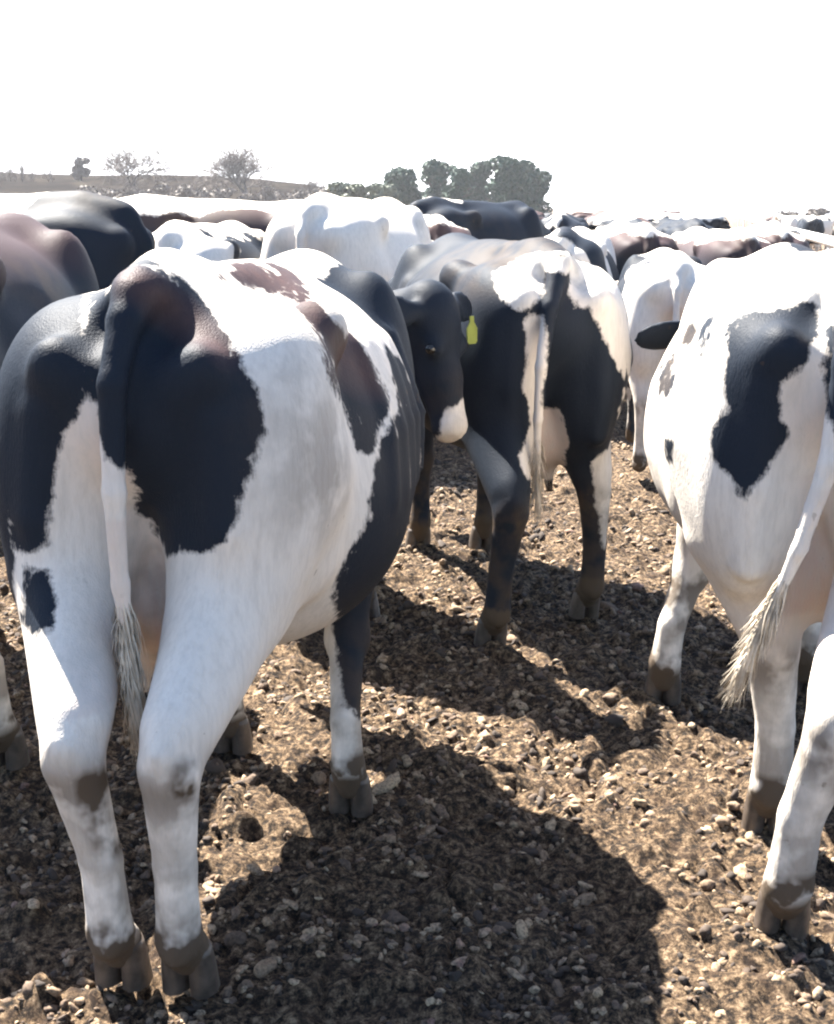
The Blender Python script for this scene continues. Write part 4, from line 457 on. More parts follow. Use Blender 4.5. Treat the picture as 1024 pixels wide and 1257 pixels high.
PD_B=[(-0.889,0.174,1.226,0.082),(-0.875,0.198,1.037,0.074),(-0.877,0.187,1.158,0.068),(-0.878,0.189,1.091,0.063),(-0.884,0.126,1.266,0.057),(-0.832,0.197,1.240,0.053),(-0.840,0.109,1.270,0.049),(-0.881,0.194,0.984,0.047),(-0.851,0.208,1.194,0.046),(-0.839,0.160,1.268,0.046),(-0.858,0.226,0.992,0.040),(-0.912,0.119,1.230,0.040),(-0.804,0.100,1.281,0.039),(-0.891,0.148,1.048,0.037),(-0.814,0.133,1.280,0.037),(-0.888,0.186,0.951,0.035),(-0.854,0.216,1.121,0.035),(-0.807,0.171,1.272,0.034),(-0.845,0.242,1.030,0.034),(-0.797,0.215,1.249,0.032),(-0.794,0.152,1.285,0.029),(-0.798,0.196,1.263,0.028),(-0.844,0.223,1.146,0.027),(-0.894,0.154,1.122,0.027),(-0.839,0.225,1.166,0.027),(-0.822,0.226,1.204,0.025),(-0.851,0.226,1.079,0.025),(-0.902,0.145,1.169,0.025),(-0.845,0.237,1.057,0.025),(-0.808,0.227,1.223,0.024),(-0.909,0.134,1.184,0.024),(-0.790,0.126,1.292,0.024),(-0.914,0.123,1.198,0.023),(-0.785,0.170,1.284,0.022),(-0.892,0.163,0.994,0.021),(-0.847,0.227,1.099,0.021),(-0.787,0.080,1.294,0.021),(-0.891,0.152,1.015,0.020),(-0.825,0.232,1.184,0.019),(-0.776,0.227,1.254,0.019),(-0.892,0.093,1.242,0.019),(-0.898,0.143,1.149,0.018),(-0.783,0.106,1.299,0.018),(-0.837,0.253,1.007,0.018),(-0.890,0.184,0.924,0.017),(-0.789,0.233,1.234,0.017),(-0.881,0.120,1.042,0.017),(-0.892,0.146,1.102,0.017),(-0.838,0.252,0.994,0.017),(-0.811,0.074,1.269,0.017),(-0.891,0.143,1.075,0.016),(-0.779,0.209,1.268,0.016),(-0.780,0.196,1.276,0.016),(-0.777,0.138,1.298,0.016),(-0.889,0.139,1.022,0.015),(-0.839,0.251,0.980,0.015),(-0.892,0.162,0.974,0.015),(-0.772,0.151,1.297,0.015),(-0.891,0.144,1.089,0.014),(-0.872,0.085,1.247,0.014),(-0.865,0.218,0.959,0.014),(-0.840,0.234,1.111,0.014),(-0.837,0.235,1.124,0.014),(-0.882,0.197,0.929,0.014),(-0.911,0.104,1.205,0.013),(-0.827,0.261,1.026,0.013),(-0.824,0.237,1.170,0.013),(-0.870,0.211,0.953,0.013),(-0.780,0.073,1.307,0.013),(-0.778,0.086,1.306,0.012),(-0.767,0.163,1.296,0.012),(-0.832,0.075,1.258,0.012),(-0.845,0.244,0.968,0.012),(-0.811,0.238,1.196,0.012),(-0.883,0.126,1.028,0.011),(-0.887,0.189,0.910,0.011),(-0.803,0.239,1.208,0.011),(-0.883,0.122,1.055,0.011),(-0.892,0.161,0.960,0.011),(-0.830,0.255,1.047,0.011),(-0.761,0.233,1.259,0.010),(-0.793,0.239,1.221,0.010),(-0.877,0.204,0.934,0.010),(-0.767,0.221,1.267,0.010),(-0.904,0.092,1.218,0.010),(-0.773,0.118,1.305,0.010),(-0.846,0.076,1.252,0.010),(-0.851,0.237,0.962,0.009),(-0.769,0.183,1.289,0.009),(-0.775,0.240,1.240,0.009),(-0.833,0.250,1.062,0.009),(-0.768,0.131,1.304,0.009),(-0.896,0.136,1.136,0.009),(-0.803,0.067,1.275,0.009),(-0.894,0.165,0.933,0.009),(-0.887,0.130,1.069,0.009),(-0.894,0.171,0.926,0.009),(-0.766,0.137,1.304,0.009),(-0.824,0.261,1.039,0.009),(-0.796,0.067,1.281,0.008),(-0.840,0.250,0.966,0.008),(-0.763,0.144,1.303,0.008),(-0.883,0.196,0.915,0.008),(-0.895,0.135,1.130,0.008),(-0.896,0.086,1.230,0.008),(-0.863,0.077,1.247,0.008),(-0.760,0.150,1.303,0.008),(-0.820,0.068,1.263,0.008),(-0.836,0.244,1.076,0.008),(-0.833,0.257,0.972,0.008),(-0.839,0.239,1.090,0.008),(-0.769,0.240,1.246,0.007),(-0.837,0.239,1.097,0.007),(-0.875,0.107,1.041,0.007),(-0.836,0.240,1.104,0.007),(-0.758,0.156,1.302,0.007),(-0.761,0.227,1.266,0.007),(-0.856,0.230,0.956,0.007),(-0.833,0.241,1.117,0.007),(-0.765,0.215,1.274,0.007),(-0.871,0.210,0.940,0.007),(-0.829,0.241,1.130,0.007),(-0.893,0.160,0.947,0.007),(-0.828,0.242,1.136,0.007),(-0.766,0.202,1.281,0.007),(-0.826,0.242,1.143,0.006),(-0.818,0.267,1.031,0.006),(-0.765,0.189,1.288,0.006),(-0.824,0.242,1.149,0.006),(-0.821,0.243,1.156,0.006),(-0.819,0.267,1.024,0.006),(-0.761,0.176,1.295,0.006),(-0.819,0.243,1.162,0.006),(-0.902,-0.025,1.096,0.063),(-0.956,-0.008,1.143,0.059),(-0.968,0.002,1.183,0.055),(-0.909,-0.019,1.142,0.053),(-0.960,0.009,1.221,0.051),(-0.964,-0.001,1.098,0.049),(-0.938,0.014,1.254,0.044),(-0.884,-0.021,1.052,0.038),(-0.904,-0.026,1.182,0.034),(-0.897,-0.025,1.206,0.029),(-0.936,-0.019,1.215,0.027),(-0.868,-0.025,1.028,0.025),(-0.977,0.007,1.065,0.023),(-0.922,-0.006,1.278,0.023),(-0.974,0.026,1.123,0.023),(-0.932,-0.018,1.234,0.023),(-0.882,-0.050,1.058,0.022),(-0.887,-0.063,1.075,0.021),(-0.914,0.031,1.266,0.021),(-0.910,0.034,1.250,0.021),(-0.926,0.034,1.232,0.020),(-0.899,0.034,1.264,0.019),(-0.889,-0.029,1.226,0.019),(-0.965,0.033,1.157,0.019),(-0.926,-0.017,1.254,0.018),(-0.890,-0.071,1.091,0.018),(-0.981,0.023,1.080,0.017),(-0.902,-0.047,1.168,0.017),(-0.854,-0.024,1.010,0.017),(-0.899,-0.062,1.122,0.016),(-0.867,0.034,1.262,0.016),(-0.884,-0.029,1.240,0.016),(-0.880,0.035,1.253,0.016),(-0.889,0.035,1.243,0.015),(-0.894,0.035,1.229,0.015),(-0.920,0.014,1.282,0.015),(-0.900,0.035,1.219,0.015),(-0.914,-0.010,1.292,0.015),(-0.894,-0.069,1.107,0.015),(-0.934,0.038,1.208,0.014),(-0.941,0.038,1.198,0.014),(-0.948,0.038,1.189,0.014),(-0.870,-0.044,1.035,0.014),(-0.885,-0.077,1.080,0.014),(-0.971,0.004,1.044,0.014),(-0.950,0.037,1.175,0.014),(-0.953,0.037,1.165,0.014),(-0.963,0.036,1.141,0.013),(-0.901,-0.060,1.138,0.013),(-0.972,0.034,1.108,0.012),(-0.975,0.034,1.098,0.012),(-0.912,-0.023,1.258,0.012),(-0.978,0.033,1.089,0.012),(-0.901,-0.059,1.148,0.011),(-0.849,0.037,1.265,0.011),(-0.855,0.038,1.260,0.010),(-0.843,-0.027,0.998,0.010),(-0.859,-0.038,1.017,0.010),(-0.872,-0.053,1.041,0.010),(-0.879,-0.066,1.058,0.010),(-0.878,0.039,1.242,0.010),(-0.896,-0.046,1.197,0.010),(-0.912,-0.022,1.267,0.010),(-0.859,-0.013,1.016,0.009),(-0.895,0.038,1.209,0.009),(-0.875,-0.034,1.245,0.009),(-0.916,0.004,1.292,0.009),(-0.898,0.038,1.199,0.009),(-0.980,0.010,1.045,0.009),(-0.900,0.037,1.189,0.009),(-0.910,0.027,1.280,0.009),(-0.904,0.037,1.179,0.009),(-0.906,0.036,1.169,0.009),(-0.901,-0.058,1.158,0.009),(-0.908,0.035,1.160,0.009),(-0.947,0.040,1.154,0.008),(-0.899,-0.051,1.182,0.008),(-0.951,0.039,1.145,0.008),(-0.893,-0.045,1.207,0.008),(-0.960,0.039,1.131,0.008),(-0.908,-0.022,1.277,0.008),(-0.963,0.039,1.121,0.008),(-0.906,-0.015,1.301,0.007),(-0.983,0.022,1.060,0.007),(-0.865,-0.035,1.254,0.007),(-0.895,-0.072,1.117,0.007),(-0.983,0.016,1.050,0.007),(-0.904,0.031,1.280,0.007),(-0.914,-0.000,1.296,0.006),(-0.838,-0.028,0.992,0.006),(-0.849,-0.035,1.005,0.006),(-0.862,-0.047,1.023,0.006),(-0.874,-0.063,1.047,0.006),(-0.880,-0.075,1.064,0.006),(-0.881,-0.079,1.069,0.006),(-0.878,-0.040,1.235,0.006),(-0.912,0.023,1.286,0.006),(-0.171,0.350,1.099,0.022),(-0.193,0.350,1.089,0.022),(-0.223,0.349,1.080,0.021),(-0.238,0.349,1.075,0.020),(-0.262,0.349,1.065,0.019),(-0.250,0.355,1.057,0.019),(-0.269,0.354,1.047,0.019),(-0.280,0.349,1.055,0.018),(-0.297,0.348,1.045,0.018),(-0.145,0.350,1.109,0.017),(-0.162,0.344,1.111,0.017),(-0.213,0.344,1.091,0.015),(-0.286,0.354,1.037,0.014),(-0.092,0.361,1.090,0.013),(-0.272,0.344,1.073,0.013),(-0.149,0.362,1.090,0.013),(-0.130,0.345,1.121,0.013),(-0.164,0.362,1.085,0.013),(-0.098,0.350,1.111,0.013),(-0.175,0.362,1.080,0.013),(-0.185,0.361,1.075,0.013),(-0.195,0.361,1.069,0.013),(-0.205,0.361,1.064,0.013),(-0.084,0.356,1.102,0.013),(-0.216,0.361,1.059,0.013),(-0.227,0.360,1.054,0.013),(-0.237,0.360,1.049,0.013),(-0.282,0.343,1.068,0.013),(-0.247,0.360,1.044,0.013),(-0.256,0.360,1.039,0.013),(-0.072,0.361,1.094,0.013),(-0.265,0.360,1.034,0.013),(-0.291,0.343,1.063,0.012),(-0.299,0.343,1.058,0.012),(-0.307,0.343,1.052,0.012),(-0.315,0.343,1.047,0.011),(-0.138,0.339,1.128,0.011),(-0.152,0.339,1.123,0.011),(-0.322,0.342,1.042,0.011),(-0.174,0.338,1.113,0.010),(-0.186,0.338,1.108,0.010),(-0.273,0.359,1.028,0.009),(-0.201,0.338,1.103,0.009),(-0.095,0.338,1.130,0.009),(-0.220,0.338,1.099,0.009),(-0.082,0.344,1.122,0.009),(-0.074,0.350,1.115,0.009),(-0.239,0.338,1.095,0.008),(-0.067,0.356,1.107,0.008),(-0.057,0.362,1.099,0.008),(-0.256,0.338,1.090,0.008),(-0.270,0.338,1.086,0.008),(-0.281,0.338,1.081,0.007),(-0.291,0.338,1.076,0.007),(-0.039,0.367,1.091,0.007),(-0.061,0.367,1.086,0.007),(-0.076,0.367,1.081,0.007),(-0.097,0.367,1.077,0.007),(-0.157,0.368,1.078,0.007),(-0.170,0.367,1.073,0.007),(-0.180,0.367,1.067,0.007),(-0.189,0.367,1.062,0.007),(-0.197,0.367,1.057,0.007),(-0.300,0.338,1.070,0.006),(-0.206,0.366,1.051,0.006),(-0.214,0.366,1.046,0.006),(-0.223,0.366,1.041,0.006),(-0.232,0.366,1.036,0.006),(-0.241,0.365,1.030,0.006),(-0.250,0.365,1.025,0.006),(-0.312,0.348,1.034,0.006),(-0.308,0.338,1.065,0.006),(-0.688,0.285,1.220,0.018),(-0.671,0.285,1.230,0.018),(-0.703,0.285,1.211,0.017),(-0.647,0.285,1.239,0.017),(-0.659,0.281,1.245,0.016),(-0.715,0.285,1.201,0.015),(-0.712,0.290,1.190,0.014),(-0.700,0.290,1.200,0.013),(-0.667,0.276,1.252,0.013),(-0.659,0.290,1.223,0.012),(-0.678,0.276,1.247,0.012),(-0.633,0.285,1.243,0.012),(-0.648,0.290,1.228,0.012),(-0.633,0.290,1.232,0.012),(-0.614,0.289,1.236,0.012),(-0.717,0.281,1.213,0.012),(-0.687,0.276,1.243,0.011),(-0.645,0.280,1.250,0.011),(-0.696,0.276,1.238,0.010),(-0.654,0.276,1.256,0.010),(-0.722,0.289,1.180,0.010),(-0.726,0.285,1.192,0.010),(-0.728,0.280,1.203,0.010),(-0.704,0.276,1.233,0.010),(-0.660,0.271,1.262,0.009),(-0.717,0.294,1.169,0.009),(-0.712,0.294,1.174,0.009),(-0.707,0.294,1.178,0.009),(-0.585,0.288,1.239,0.009),(-0.711,0.276,1.228,0.009),(-0.701,0.294,1.183,0.009),(-0.673,0.271,1.258,0.009),(-0.695,0.294,1.188,0.008),(-0.689,0.294,1.193,0.008),(-0.682,0.294,1.198,0.008),(-0.612,0.284,1.247,0.008),(-0.718,0.276,1.224,0.008),(-0.674,0.294,1.202,0.008),(-0.683,0.271,1.253,0.008),(-0.733,0.280,1.198,0.007),(-0.665,0.294,1.207,0.007),(-0.655,0.294,1.212,0.007),(-0.643,0.294,1.216,0.007),(-0.724,0.276,1.219,0.007),(-0.629,0.280,1.254,0.007),(-0.629,0.294,1.220,0.007),(-0.693,0.271,1.249,0.007),(-0.610,0.294,1.224,0.007),(-0.574,0.293,1.227,0.006),(-0.453,0.288,1.223,0.006),(-0.670,0.347,0.973,0.016),(-0.664,0.346,0.960,0.015),(-0.656,0.345,0.948,0.014),(-0.671,0.340,0.945,0.011),(-0.678,0.340,0.957,0.011),(-0.684,0.341,0.970,0.011),(-0.654,0.352,0.975,0.010),(-0.687,0.342,0.981,0.010),(-0.647,0.351,0.963,0.010),(-0.642,0.351,0.956,0.009),(-0.638,0.350,0.950,0.009),(-0.633,0.350,0.943,0.009),(-0.628,0.350,0.937,0.008),(-0.648,0.344,0.935,0.007),(-0.673,0.348,0.984,0.006),(-0.152,0.298,1.184,0.018),(-0.155,0.304,1.172,0.017),(-0.136,0.299,1.196,0.016),(-0.149,0.293,1.197,0.014),(-0.169,0.298,1.173,0.013),(-0.140,0.304,1.183,0.013),(-0.165,0.293,1.186,0.012),(-0.181,0.298,1.168,0.011),(-0.368,0.295,1.215,0.010),(-0.144,0.310,1.171,0.010),(-0.176,0.293,1.180,0.010),(-0.120,0.305,1.194,0.010),(-0.134,0.310,1.176,0.009),(-0.173,0.304,1.161,0.008),(-0.173,0.287,1.193,0.008),(-0.197,0.298,1.163,0.008),(-0.074,0.304,1.197,0.008),(-0.191,0.293,1.175,0.007),(-0.123,0.310,1.182,0.007),(-0.187,0.287,1.188,0.006)]
#ENDPAINT
def field(black, white=(), edge=.012, seed=3, far=None):
    def fn(V):
        x, y, z = V[:, 0], V[:, 1], V[:, 2]
        c = spheres(V, black)
        if far is not None: c = np.maximum(c, far(V))
        c = np.minimum(c, -spheres(V, white)) if len(white) else c
        return c + edge*fbm(x*14, y*14, z*14, 3, seed)
    return fn

# ------------------------------------------------------------------ hero cows
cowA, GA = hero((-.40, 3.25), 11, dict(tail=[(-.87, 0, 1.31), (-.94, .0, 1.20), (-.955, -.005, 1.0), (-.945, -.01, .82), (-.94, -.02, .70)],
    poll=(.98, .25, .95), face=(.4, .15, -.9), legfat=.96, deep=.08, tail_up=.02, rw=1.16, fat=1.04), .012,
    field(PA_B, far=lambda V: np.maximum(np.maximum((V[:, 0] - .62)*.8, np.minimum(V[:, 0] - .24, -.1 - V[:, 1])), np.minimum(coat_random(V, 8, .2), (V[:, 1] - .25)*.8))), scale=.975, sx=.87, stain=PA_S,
    sun_tintf=lambda V: np.clip(spheres(V, PA_SUN)*8 + .3, 0, 1) if PA_SUN else np.zeros(len(V)),  # sunlit look of the black back patch, painted as a reddish tint
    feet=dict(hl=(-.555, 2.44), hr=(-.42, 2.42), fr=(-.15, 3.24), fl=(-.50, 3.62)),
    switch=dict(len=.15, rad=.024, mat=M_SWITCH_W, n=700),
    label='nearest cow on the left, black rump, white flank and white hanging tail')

cowB, GB = hero((.27, 5.52), -14, dict(tail=[(-.86, .03, 1.30), (-.93, .07, 1.20), (-.95, .10, 1.0), (-.94, .10, .82), (-.93, .09, .66)], poll=(1.15, .1, 1.1), face=(.6, .1, -.8)), .015,
    field([(0, 0, .9, 3)], PB_W), scale=.98, feet=dict(hl=(.27, 4.62), hr=(.64, 5.0)),
    switch=dict(len=.16, rad=.03, mat=M_SWITCH_W),
    label='black cow with white-topped rump, tail-on between the two nearest cows')

cowD, GD = hero((1.02, 3.74), 9, dict(tail=[(-.87, 0, 1.31), (-.94, .01, 1.20), (-.97, .03, 1.0), (-.975, .075, .82), (-.96, .12, .68)],
    poll=(1.12, .14, 1.10), face=(.6, .1, -.75), legfat=1.05), .013,
    field(PD_B, far=lambda V: np.maximum(V[:, 0] - .80, np.minimum(coat_random(V, 21, .1), np.minimum(-V[:, 1], V[:, 0] + .3)))), scale=1.0, feet=dict(hl=(.886, 3.2), hr=(.80, 2.70), fl=(.78, 4.1)),
    switch=dict(len=.16, rad=.018, mat=M_SWITCH_W, n=600),
    label='mostly white cow with a ragged black rump patch walking away at the right edge')

# ------------------------------------------------------------------ ground
g = np.array
def axis(dense0, dense1, step, far):
    a = list(np.arange(dense0, dense1, step)); s = step
    while a[-1] < far: s *= 1.12; a.append(a[-1] + s)
    s = step; lo = []
    v = a[0]
    while v > -far: s *= 1.12; v -= s; lo.append(v)
    return np.array(lo[::-1] + a)
gx = axis(-2.0, 2.0, .0115, 900); gy = axis(1.6, 7.5, .0115, 1500)
GX, GY = np.meshgrid(gx, gy, indexing='ij')
def gheight(X, Y):
    z0 = np.zeros_like(X)
    n = fbm(X*1.4, Y*1.4, z0, 2, 2)*.026 + fbm(X*7, Y*7, z0, 2, 9)*.02
    wx, wy = X + .03*vnoise(X*7, Y*7, z0, 41), Y + .03*vnoise(X*7, Y*7, z0, 42)
    n = n + np.abs(vnoise(wx*15, wy*15, z0+.5, 21))**.75*.045 + np.abs(vnoise(wx*34, wy*34, z0+.5, 22))**.8*.020 - .030
    fade = np.clip(1 - (np.hypot(np.clip(np.abs(X) - 2.2, 0, None)*2.2, np.clip(np.abs(Y - 4.75) - 3.25, 0, None)*1.6))/9, 0, 1)
    return n*fade - .012
GZ = gheight(GX, GY)
nx, ny = GX.shape; I = np.arange(nx*ny).reshape(nx, ny)
Fq = np.stack([I[:-1, :-1], I[1:, :-1], I[1:, 1:], I[:-1, 1:]], -1).reshape(-1, 4)
b = NB('trampled_ground'); o = b.obj()
n1 = b.noise(48, 9, .78, o); n2 = b.noise(1.6, 5, .65, o); n3 = b.noise(16, 4, .6, o)
c = b.ramp(n1, [(.38, (.006, .005, .005)), (.45, (.028, .020, .014)), (.53, (.15, .098, .058)), (.64, (.44, .315, .195))])
c = b.mix(b.math('MULTIPLY_ADD', b.math('SUBTRACT', n3, .54), 4, .1, clamp=True), c, b.mix(n2, (.018, .013, .010), (.07, .040, .026)))
b.l(c, b.p.inputs['Base Color']); b.p.inputs['Roughness'].default_value = .9; b.p.inputs['Specular IOR Level'].default_value = .15; b.bump(n1, 1.0, .03)
gr = link('ground', mesh('ground', np.stack([GX, GY, GZ], -1).reshape(-1, 3), Fq), b.m); tag(gr, kind='structure')

# clods and chewed litter lying on the trampled ground
def clods():
    import bmesh
    bm = bmesh.new(); bmesh.ops.create_icosphere(bm, subdivisions=2, radius=1)
    V0 = np.array([v.co[:] for v in bm.verts]); F0 = np.array([[v.index for v in f.verts] for f in bm.faces]); bm.free()
    n = 46000
    u = rng.random(n); Y = 1.7 + 9.0*u**1.25; X = (rng.random(n)-.5) * (1.6 + .80*Y)
    sz = .003 + .007*rng.random(n)**1.8 + .006*(rng.random(n) > .96)
    sz *= (1 + .08*Y)
    cl = fbm(X*6, Y*6, X*0, 2, 77) > -.55 + .9*rng.random(n)**2
    X, Y, sz = X[cl], Y[cl], sz[cl]; n = len(X)
    Z = gheight(X, Y)
    shapes = np.stack([1 + .55*fbm(V0[:, 0]*1.3 + 9*q, V0[:, 1]*1.3, V0[:, 2]*1.3, 3, 300 + q) for q in range(24)])
    J = shapes[rng.integers(0, 24, n)][..., None]
    sc = np.stack([1.0 + 1.0*rng.random(n)**3, .7 + .5*rng.random(n), .5 + .5*rng.random(n)], -1)
    P = V0[None]*J*sc[:, None]
    tl = (rng.random(n) - .5)*1.8; ct, st_ = np.cos(tl)[:, None], np.sin(tl)[:, None]
    P = np.stack([P[..., 0]*ct - P[..., 2]*st_, P[..., 1], P[..., 0]*st_ + P[..., 2]*ct], -1)
    a = rng.random(n)*6.283; ca, sa = np.cos(a)[:, None], np.sin(a)[:, None]
    P = np.stack([P[..., 0]*ca - P[..., 1]*sa, P[..., 0]*sa + P[..., 1]*ca, P[..., 2]], -1)*sz[:, None, None] + np.stack([X, Y, Z - sz*.05], -1)[:, None]
    Fa = F0[None] + (np.arange(n)*len(V0))[:, None, None]
    me = mesh('clods', P.reshape(-1, 3), Fa.reshape(-1, 3))
    attr(me, 'tint', np.repeat(rng.random(n), len(V0)))
    return me
b = NB('litter'); t = b.att('tint')
c = b.ramp(t, [(0, (.020, .014, .010)), (.25, (.05, .033, .022)), (.45, (.15, .098, .062)), (.7, (.27, .185, .11)), (.95, (.36, .265, .165)), (1, (.20, .11, .08))])
b.l(b.mix(b.math('MULTIPLY', b.math('MULTIPLY_ADD', b.math('SUBTRACT', b.noise(130, 4, .7, b.obj()), .42), 5, 0, clamp=True), .75), c, (.03, .018, .011)), b.p.inputs['Base Color']); b.p.inputs['Roughness'].default_value = .9
tag(link('litter', clods(), b.m), 'loose brown clods and chewed fodder scattered over the trampled ground', 'litter', kind='stuff')

#HERD
# ------------------------------------------------------------------ the cows pressed round the three nearest
allblack = lambda V: np.full(len(V), .2) + np.where(V[:, 2] < .34, -.25, 0)
cowF, _ = hero((-1.42, 4.18), 4, dict(poll=(1.1, .2, 1.1), face=(.6, .2, -.8)), .02,
    lambda V: np.minimum(.2, np.maximum(V[:, 2] - .78 + .08*fbm(V[:, 0]*4, V[:, 1]*4, V[:, 2]*4, 2, 4), V[:, 0] - .1)), scale=1.02,
    sun_tintf=lambda V: np.clip((V[:, 2] - 1.2)*3, 0, .35), feet=dict(hr=(-1.09, 3.48)), switch=dict(len=.25, rad=.035, mat=M_SWITCH_B),  # upper back painted redder with height, as if sunlit
    label='dark cow with pale grey hind legs, cut off by the left edge')
cowH, GH = hero((-.52, 5.26), 149, dict(poll=(1.08, .10, 1.36), face=(.30, .12, -.92), hl=(-.70, .16)), .02,
    lambda V: np.minimum(np.where((V[:, 2] < .25), -.1, .2), np.linalg.norm(V - np.array((1.225, .16, .915)), axis=1) - .095 + .02*fbm(V[:, 0]*12, V[:, 1]*12, V[:, 2]*12, 2, 5)), scale=.87, switch=dict(len=.25, rad=.03, mat=M_SWITCH_B),
    label='small black cow facing the viewer, pale muzzle and yellow tag in its ear')
def ear_tag(G, s, parent):
    e = G['P'] + .02*G['fd'] + s*.25*G['side'] - .055*G['up'] + .03*G['fd']
    pts = [(-.012, .012), (.012, .012), (.014, -.012), (.034, -.035), (.032, -.085), (.022, -.095), (-.022, -.095), (-.032, -.085), (-.034, -.035), (-.014, -.012)]
    side, up = Vector((0, 1, 0)), Vector((0, 0, 1)); fw = Vector(G['fd']); fw.z = 0; fw.normalize(); sd = fw.cross(up)
    Vs = []
    for t in (0, .004):
        for a, b_ in pts: Vs.append(tuple(Vector(e) + sd*a + up*b_ + fw*(t + .03 + .06*-b_)))
    me = bpy.data.meshes.new('ear_tag'); n = len(pts)
    me.from_pydata(Vs, [], [list(range(n))[::-1], list(range(n, 2*n))] + [[i, (i+1) % n, n+(i+1) % n, n+i] for i in range(n)])
    return link('ear_tag', me, M_TAG, parent)
ear_tag(GH, 1, cowH)

# ------------------------------------------------------------------ mid-distance and far herd
POSES = [dict(poll=(1.10, 0, 1.30)), dict(poll=(1.18, .1, 1.12), face=(.6, .1, -.8), hl=(-.62, .15), fr=(.42, -.14)),
         dict(poll=(1.05, -.25, 1.36), face=(.6, -.35, -.65), hr=(-.60, -.15)), dict(poll=(1.12, .0, .95), face=(.45, 0, -.9), fl=(.6, .14), hl=(-.78, .15))]
def coat_fn(kind, seed):
    def fn(V):
        x, y, z = V[:, 0], V[:, 1], V[:, 2]; nz = .06*fbm(x*5, y*5, z*5, 3, seed)
        if kind == 'white': return -.12 + nz + .9*np.clip(coat_random(V, seed, -.55), -.2, .3)
        if kind == 'black': return np.maximum(.1, .1) + np.minimum(0, (z - .42)*1.2) + nz*.6
        if kind == 'saddle': return np.minimum(.45 - np.abs(x - .05), 1.30 - z)*.6 + nz
        if kind == 'rump': return np.maximum(-.42 - x, x - .72)*.6 + np.minimum(0, z - .6) + nz
        if kind == 'rim': return np.minimum(1.315 - z, z - .55)*.5 + nz*.5
        return coat_random(V, seed, .12 if kind == 'mixed' else .35)
    return fn
KINDS = ['mixed', 'dark', 'black', 'rim', 'dark', 'saddle', 'rump', 'mixed', 'black', 'white']
DESC = dict(mixed='black and white patched', dark='mostly black', white='white', rim='dark-sided white-backed', black='all black', saddle='black-saddled white', rump='white cow with black rump')
protos = {}
def proto(kind, pose, seed, res):
    key = (kind, pose, seed, res)
    if key not in protos:
        V, Q, G = cow_geometry(POSES[pose], res); me = mesh('cow', V, Q)
        finish_coat(me, V, coat_fn(kind, seed)(V), np.clip((V[:, 2]-1.1)*2, 0, .5)*(seed % 2), .8, seed=seed); me.materials.append(FUR)  # odd seeds get the painted sunlit tint along their backs
        sw = switch_mesh(G['tail'][-1], (0, 0, -1), .26, .04, 40, seed); sw.materials.append(M_SWITCH_W if seed % 2 else M_SWITCH_B)
        protos[key] = (me, sw)
    return protos[key]
def place(kind, pose, seed, X, Y, heading, sc, label, group=None, res=.024, tail=True):
    me, sw = proto(kind, pose, seed, res)
    o = link('cow', me); o.location = (X, Y, 0); o.rotation_euler.z = R(90 - heading); o.scale = (sc,)*3
    tag(o, label, 'cow', group)
    if tail: link('tail_switch', sw, None, o)
    return o
MID = [
 ('saddle', 1, 22, 1.45, 8.3, 6, .90, 'smaller pale cow in the gap between the middle cow and the right-hand cow'),
 ('rump', 0, 4, -2.28, 6.9, -78, 1.07, 'white-backed cow with black rump standing behind the cow at the left edge'),
 ('saddle', 1, 6, -1.28, 8.35, 8, .97, 'white cow with dark saddle just over the back of the nearest cow'),
 ('rim', 0, 7, -1.55, 11.2, 84, 1.07, 'long grey-brown cow with a white topline standing side-on left of the centre'),
 ('white', 1, 4, -.42, 9.0, 16, 1.09, 'all white cow with high rump left of the centre, in front of the green hedge'),
 ('rim', 3, 9, .05, 11.4, -4, 1.0, 'black-rumped white-backed cow right beside the all white cow'),
 ('dark', 3, 12, .50, 13.2, 40, 1.10, 'dark brown cow standing side-on below the evergreen trees'),
 ('mixed', 1, 14, 1.12, 10.6, 12, .96, 'patched cow just above the white-topped rump of the middle cow'),
 ('rim', 0, 11, 1.80, 12.2, 0, .98, 'black-rumped cow with white edges, second of the rumps right of the middle cow'),
 ('rim', 1, 15, 2.36, 11.4, -6, .97, 'round dark rump edged in white, nearest left of the right-hand cow'),
 ('rim', 2, 13, 3.25, 13.4, 4, .98, 'narrow dark rump with white edge just left of the rail'),
 ('dark', 1, 16, 1.50, 15.4, 8, 1.02, 'dark cow in the second line, between two white-edged rumps'),
 ('mixed', 2, 18, 2.85, 15.8, -5, 1.0, 'patched cow in the second line, behind the narrow dark rump'),
]
for kind, pose, seed, X, Y, h, sc, lab in MID: place(kind, pose, seed, X, Y, h, sc, lab, 'herd in the middle distance')
rr = random.Random(4); taken = [(m[3], m[4]) for m in MID]; k = 0
y = 13.0
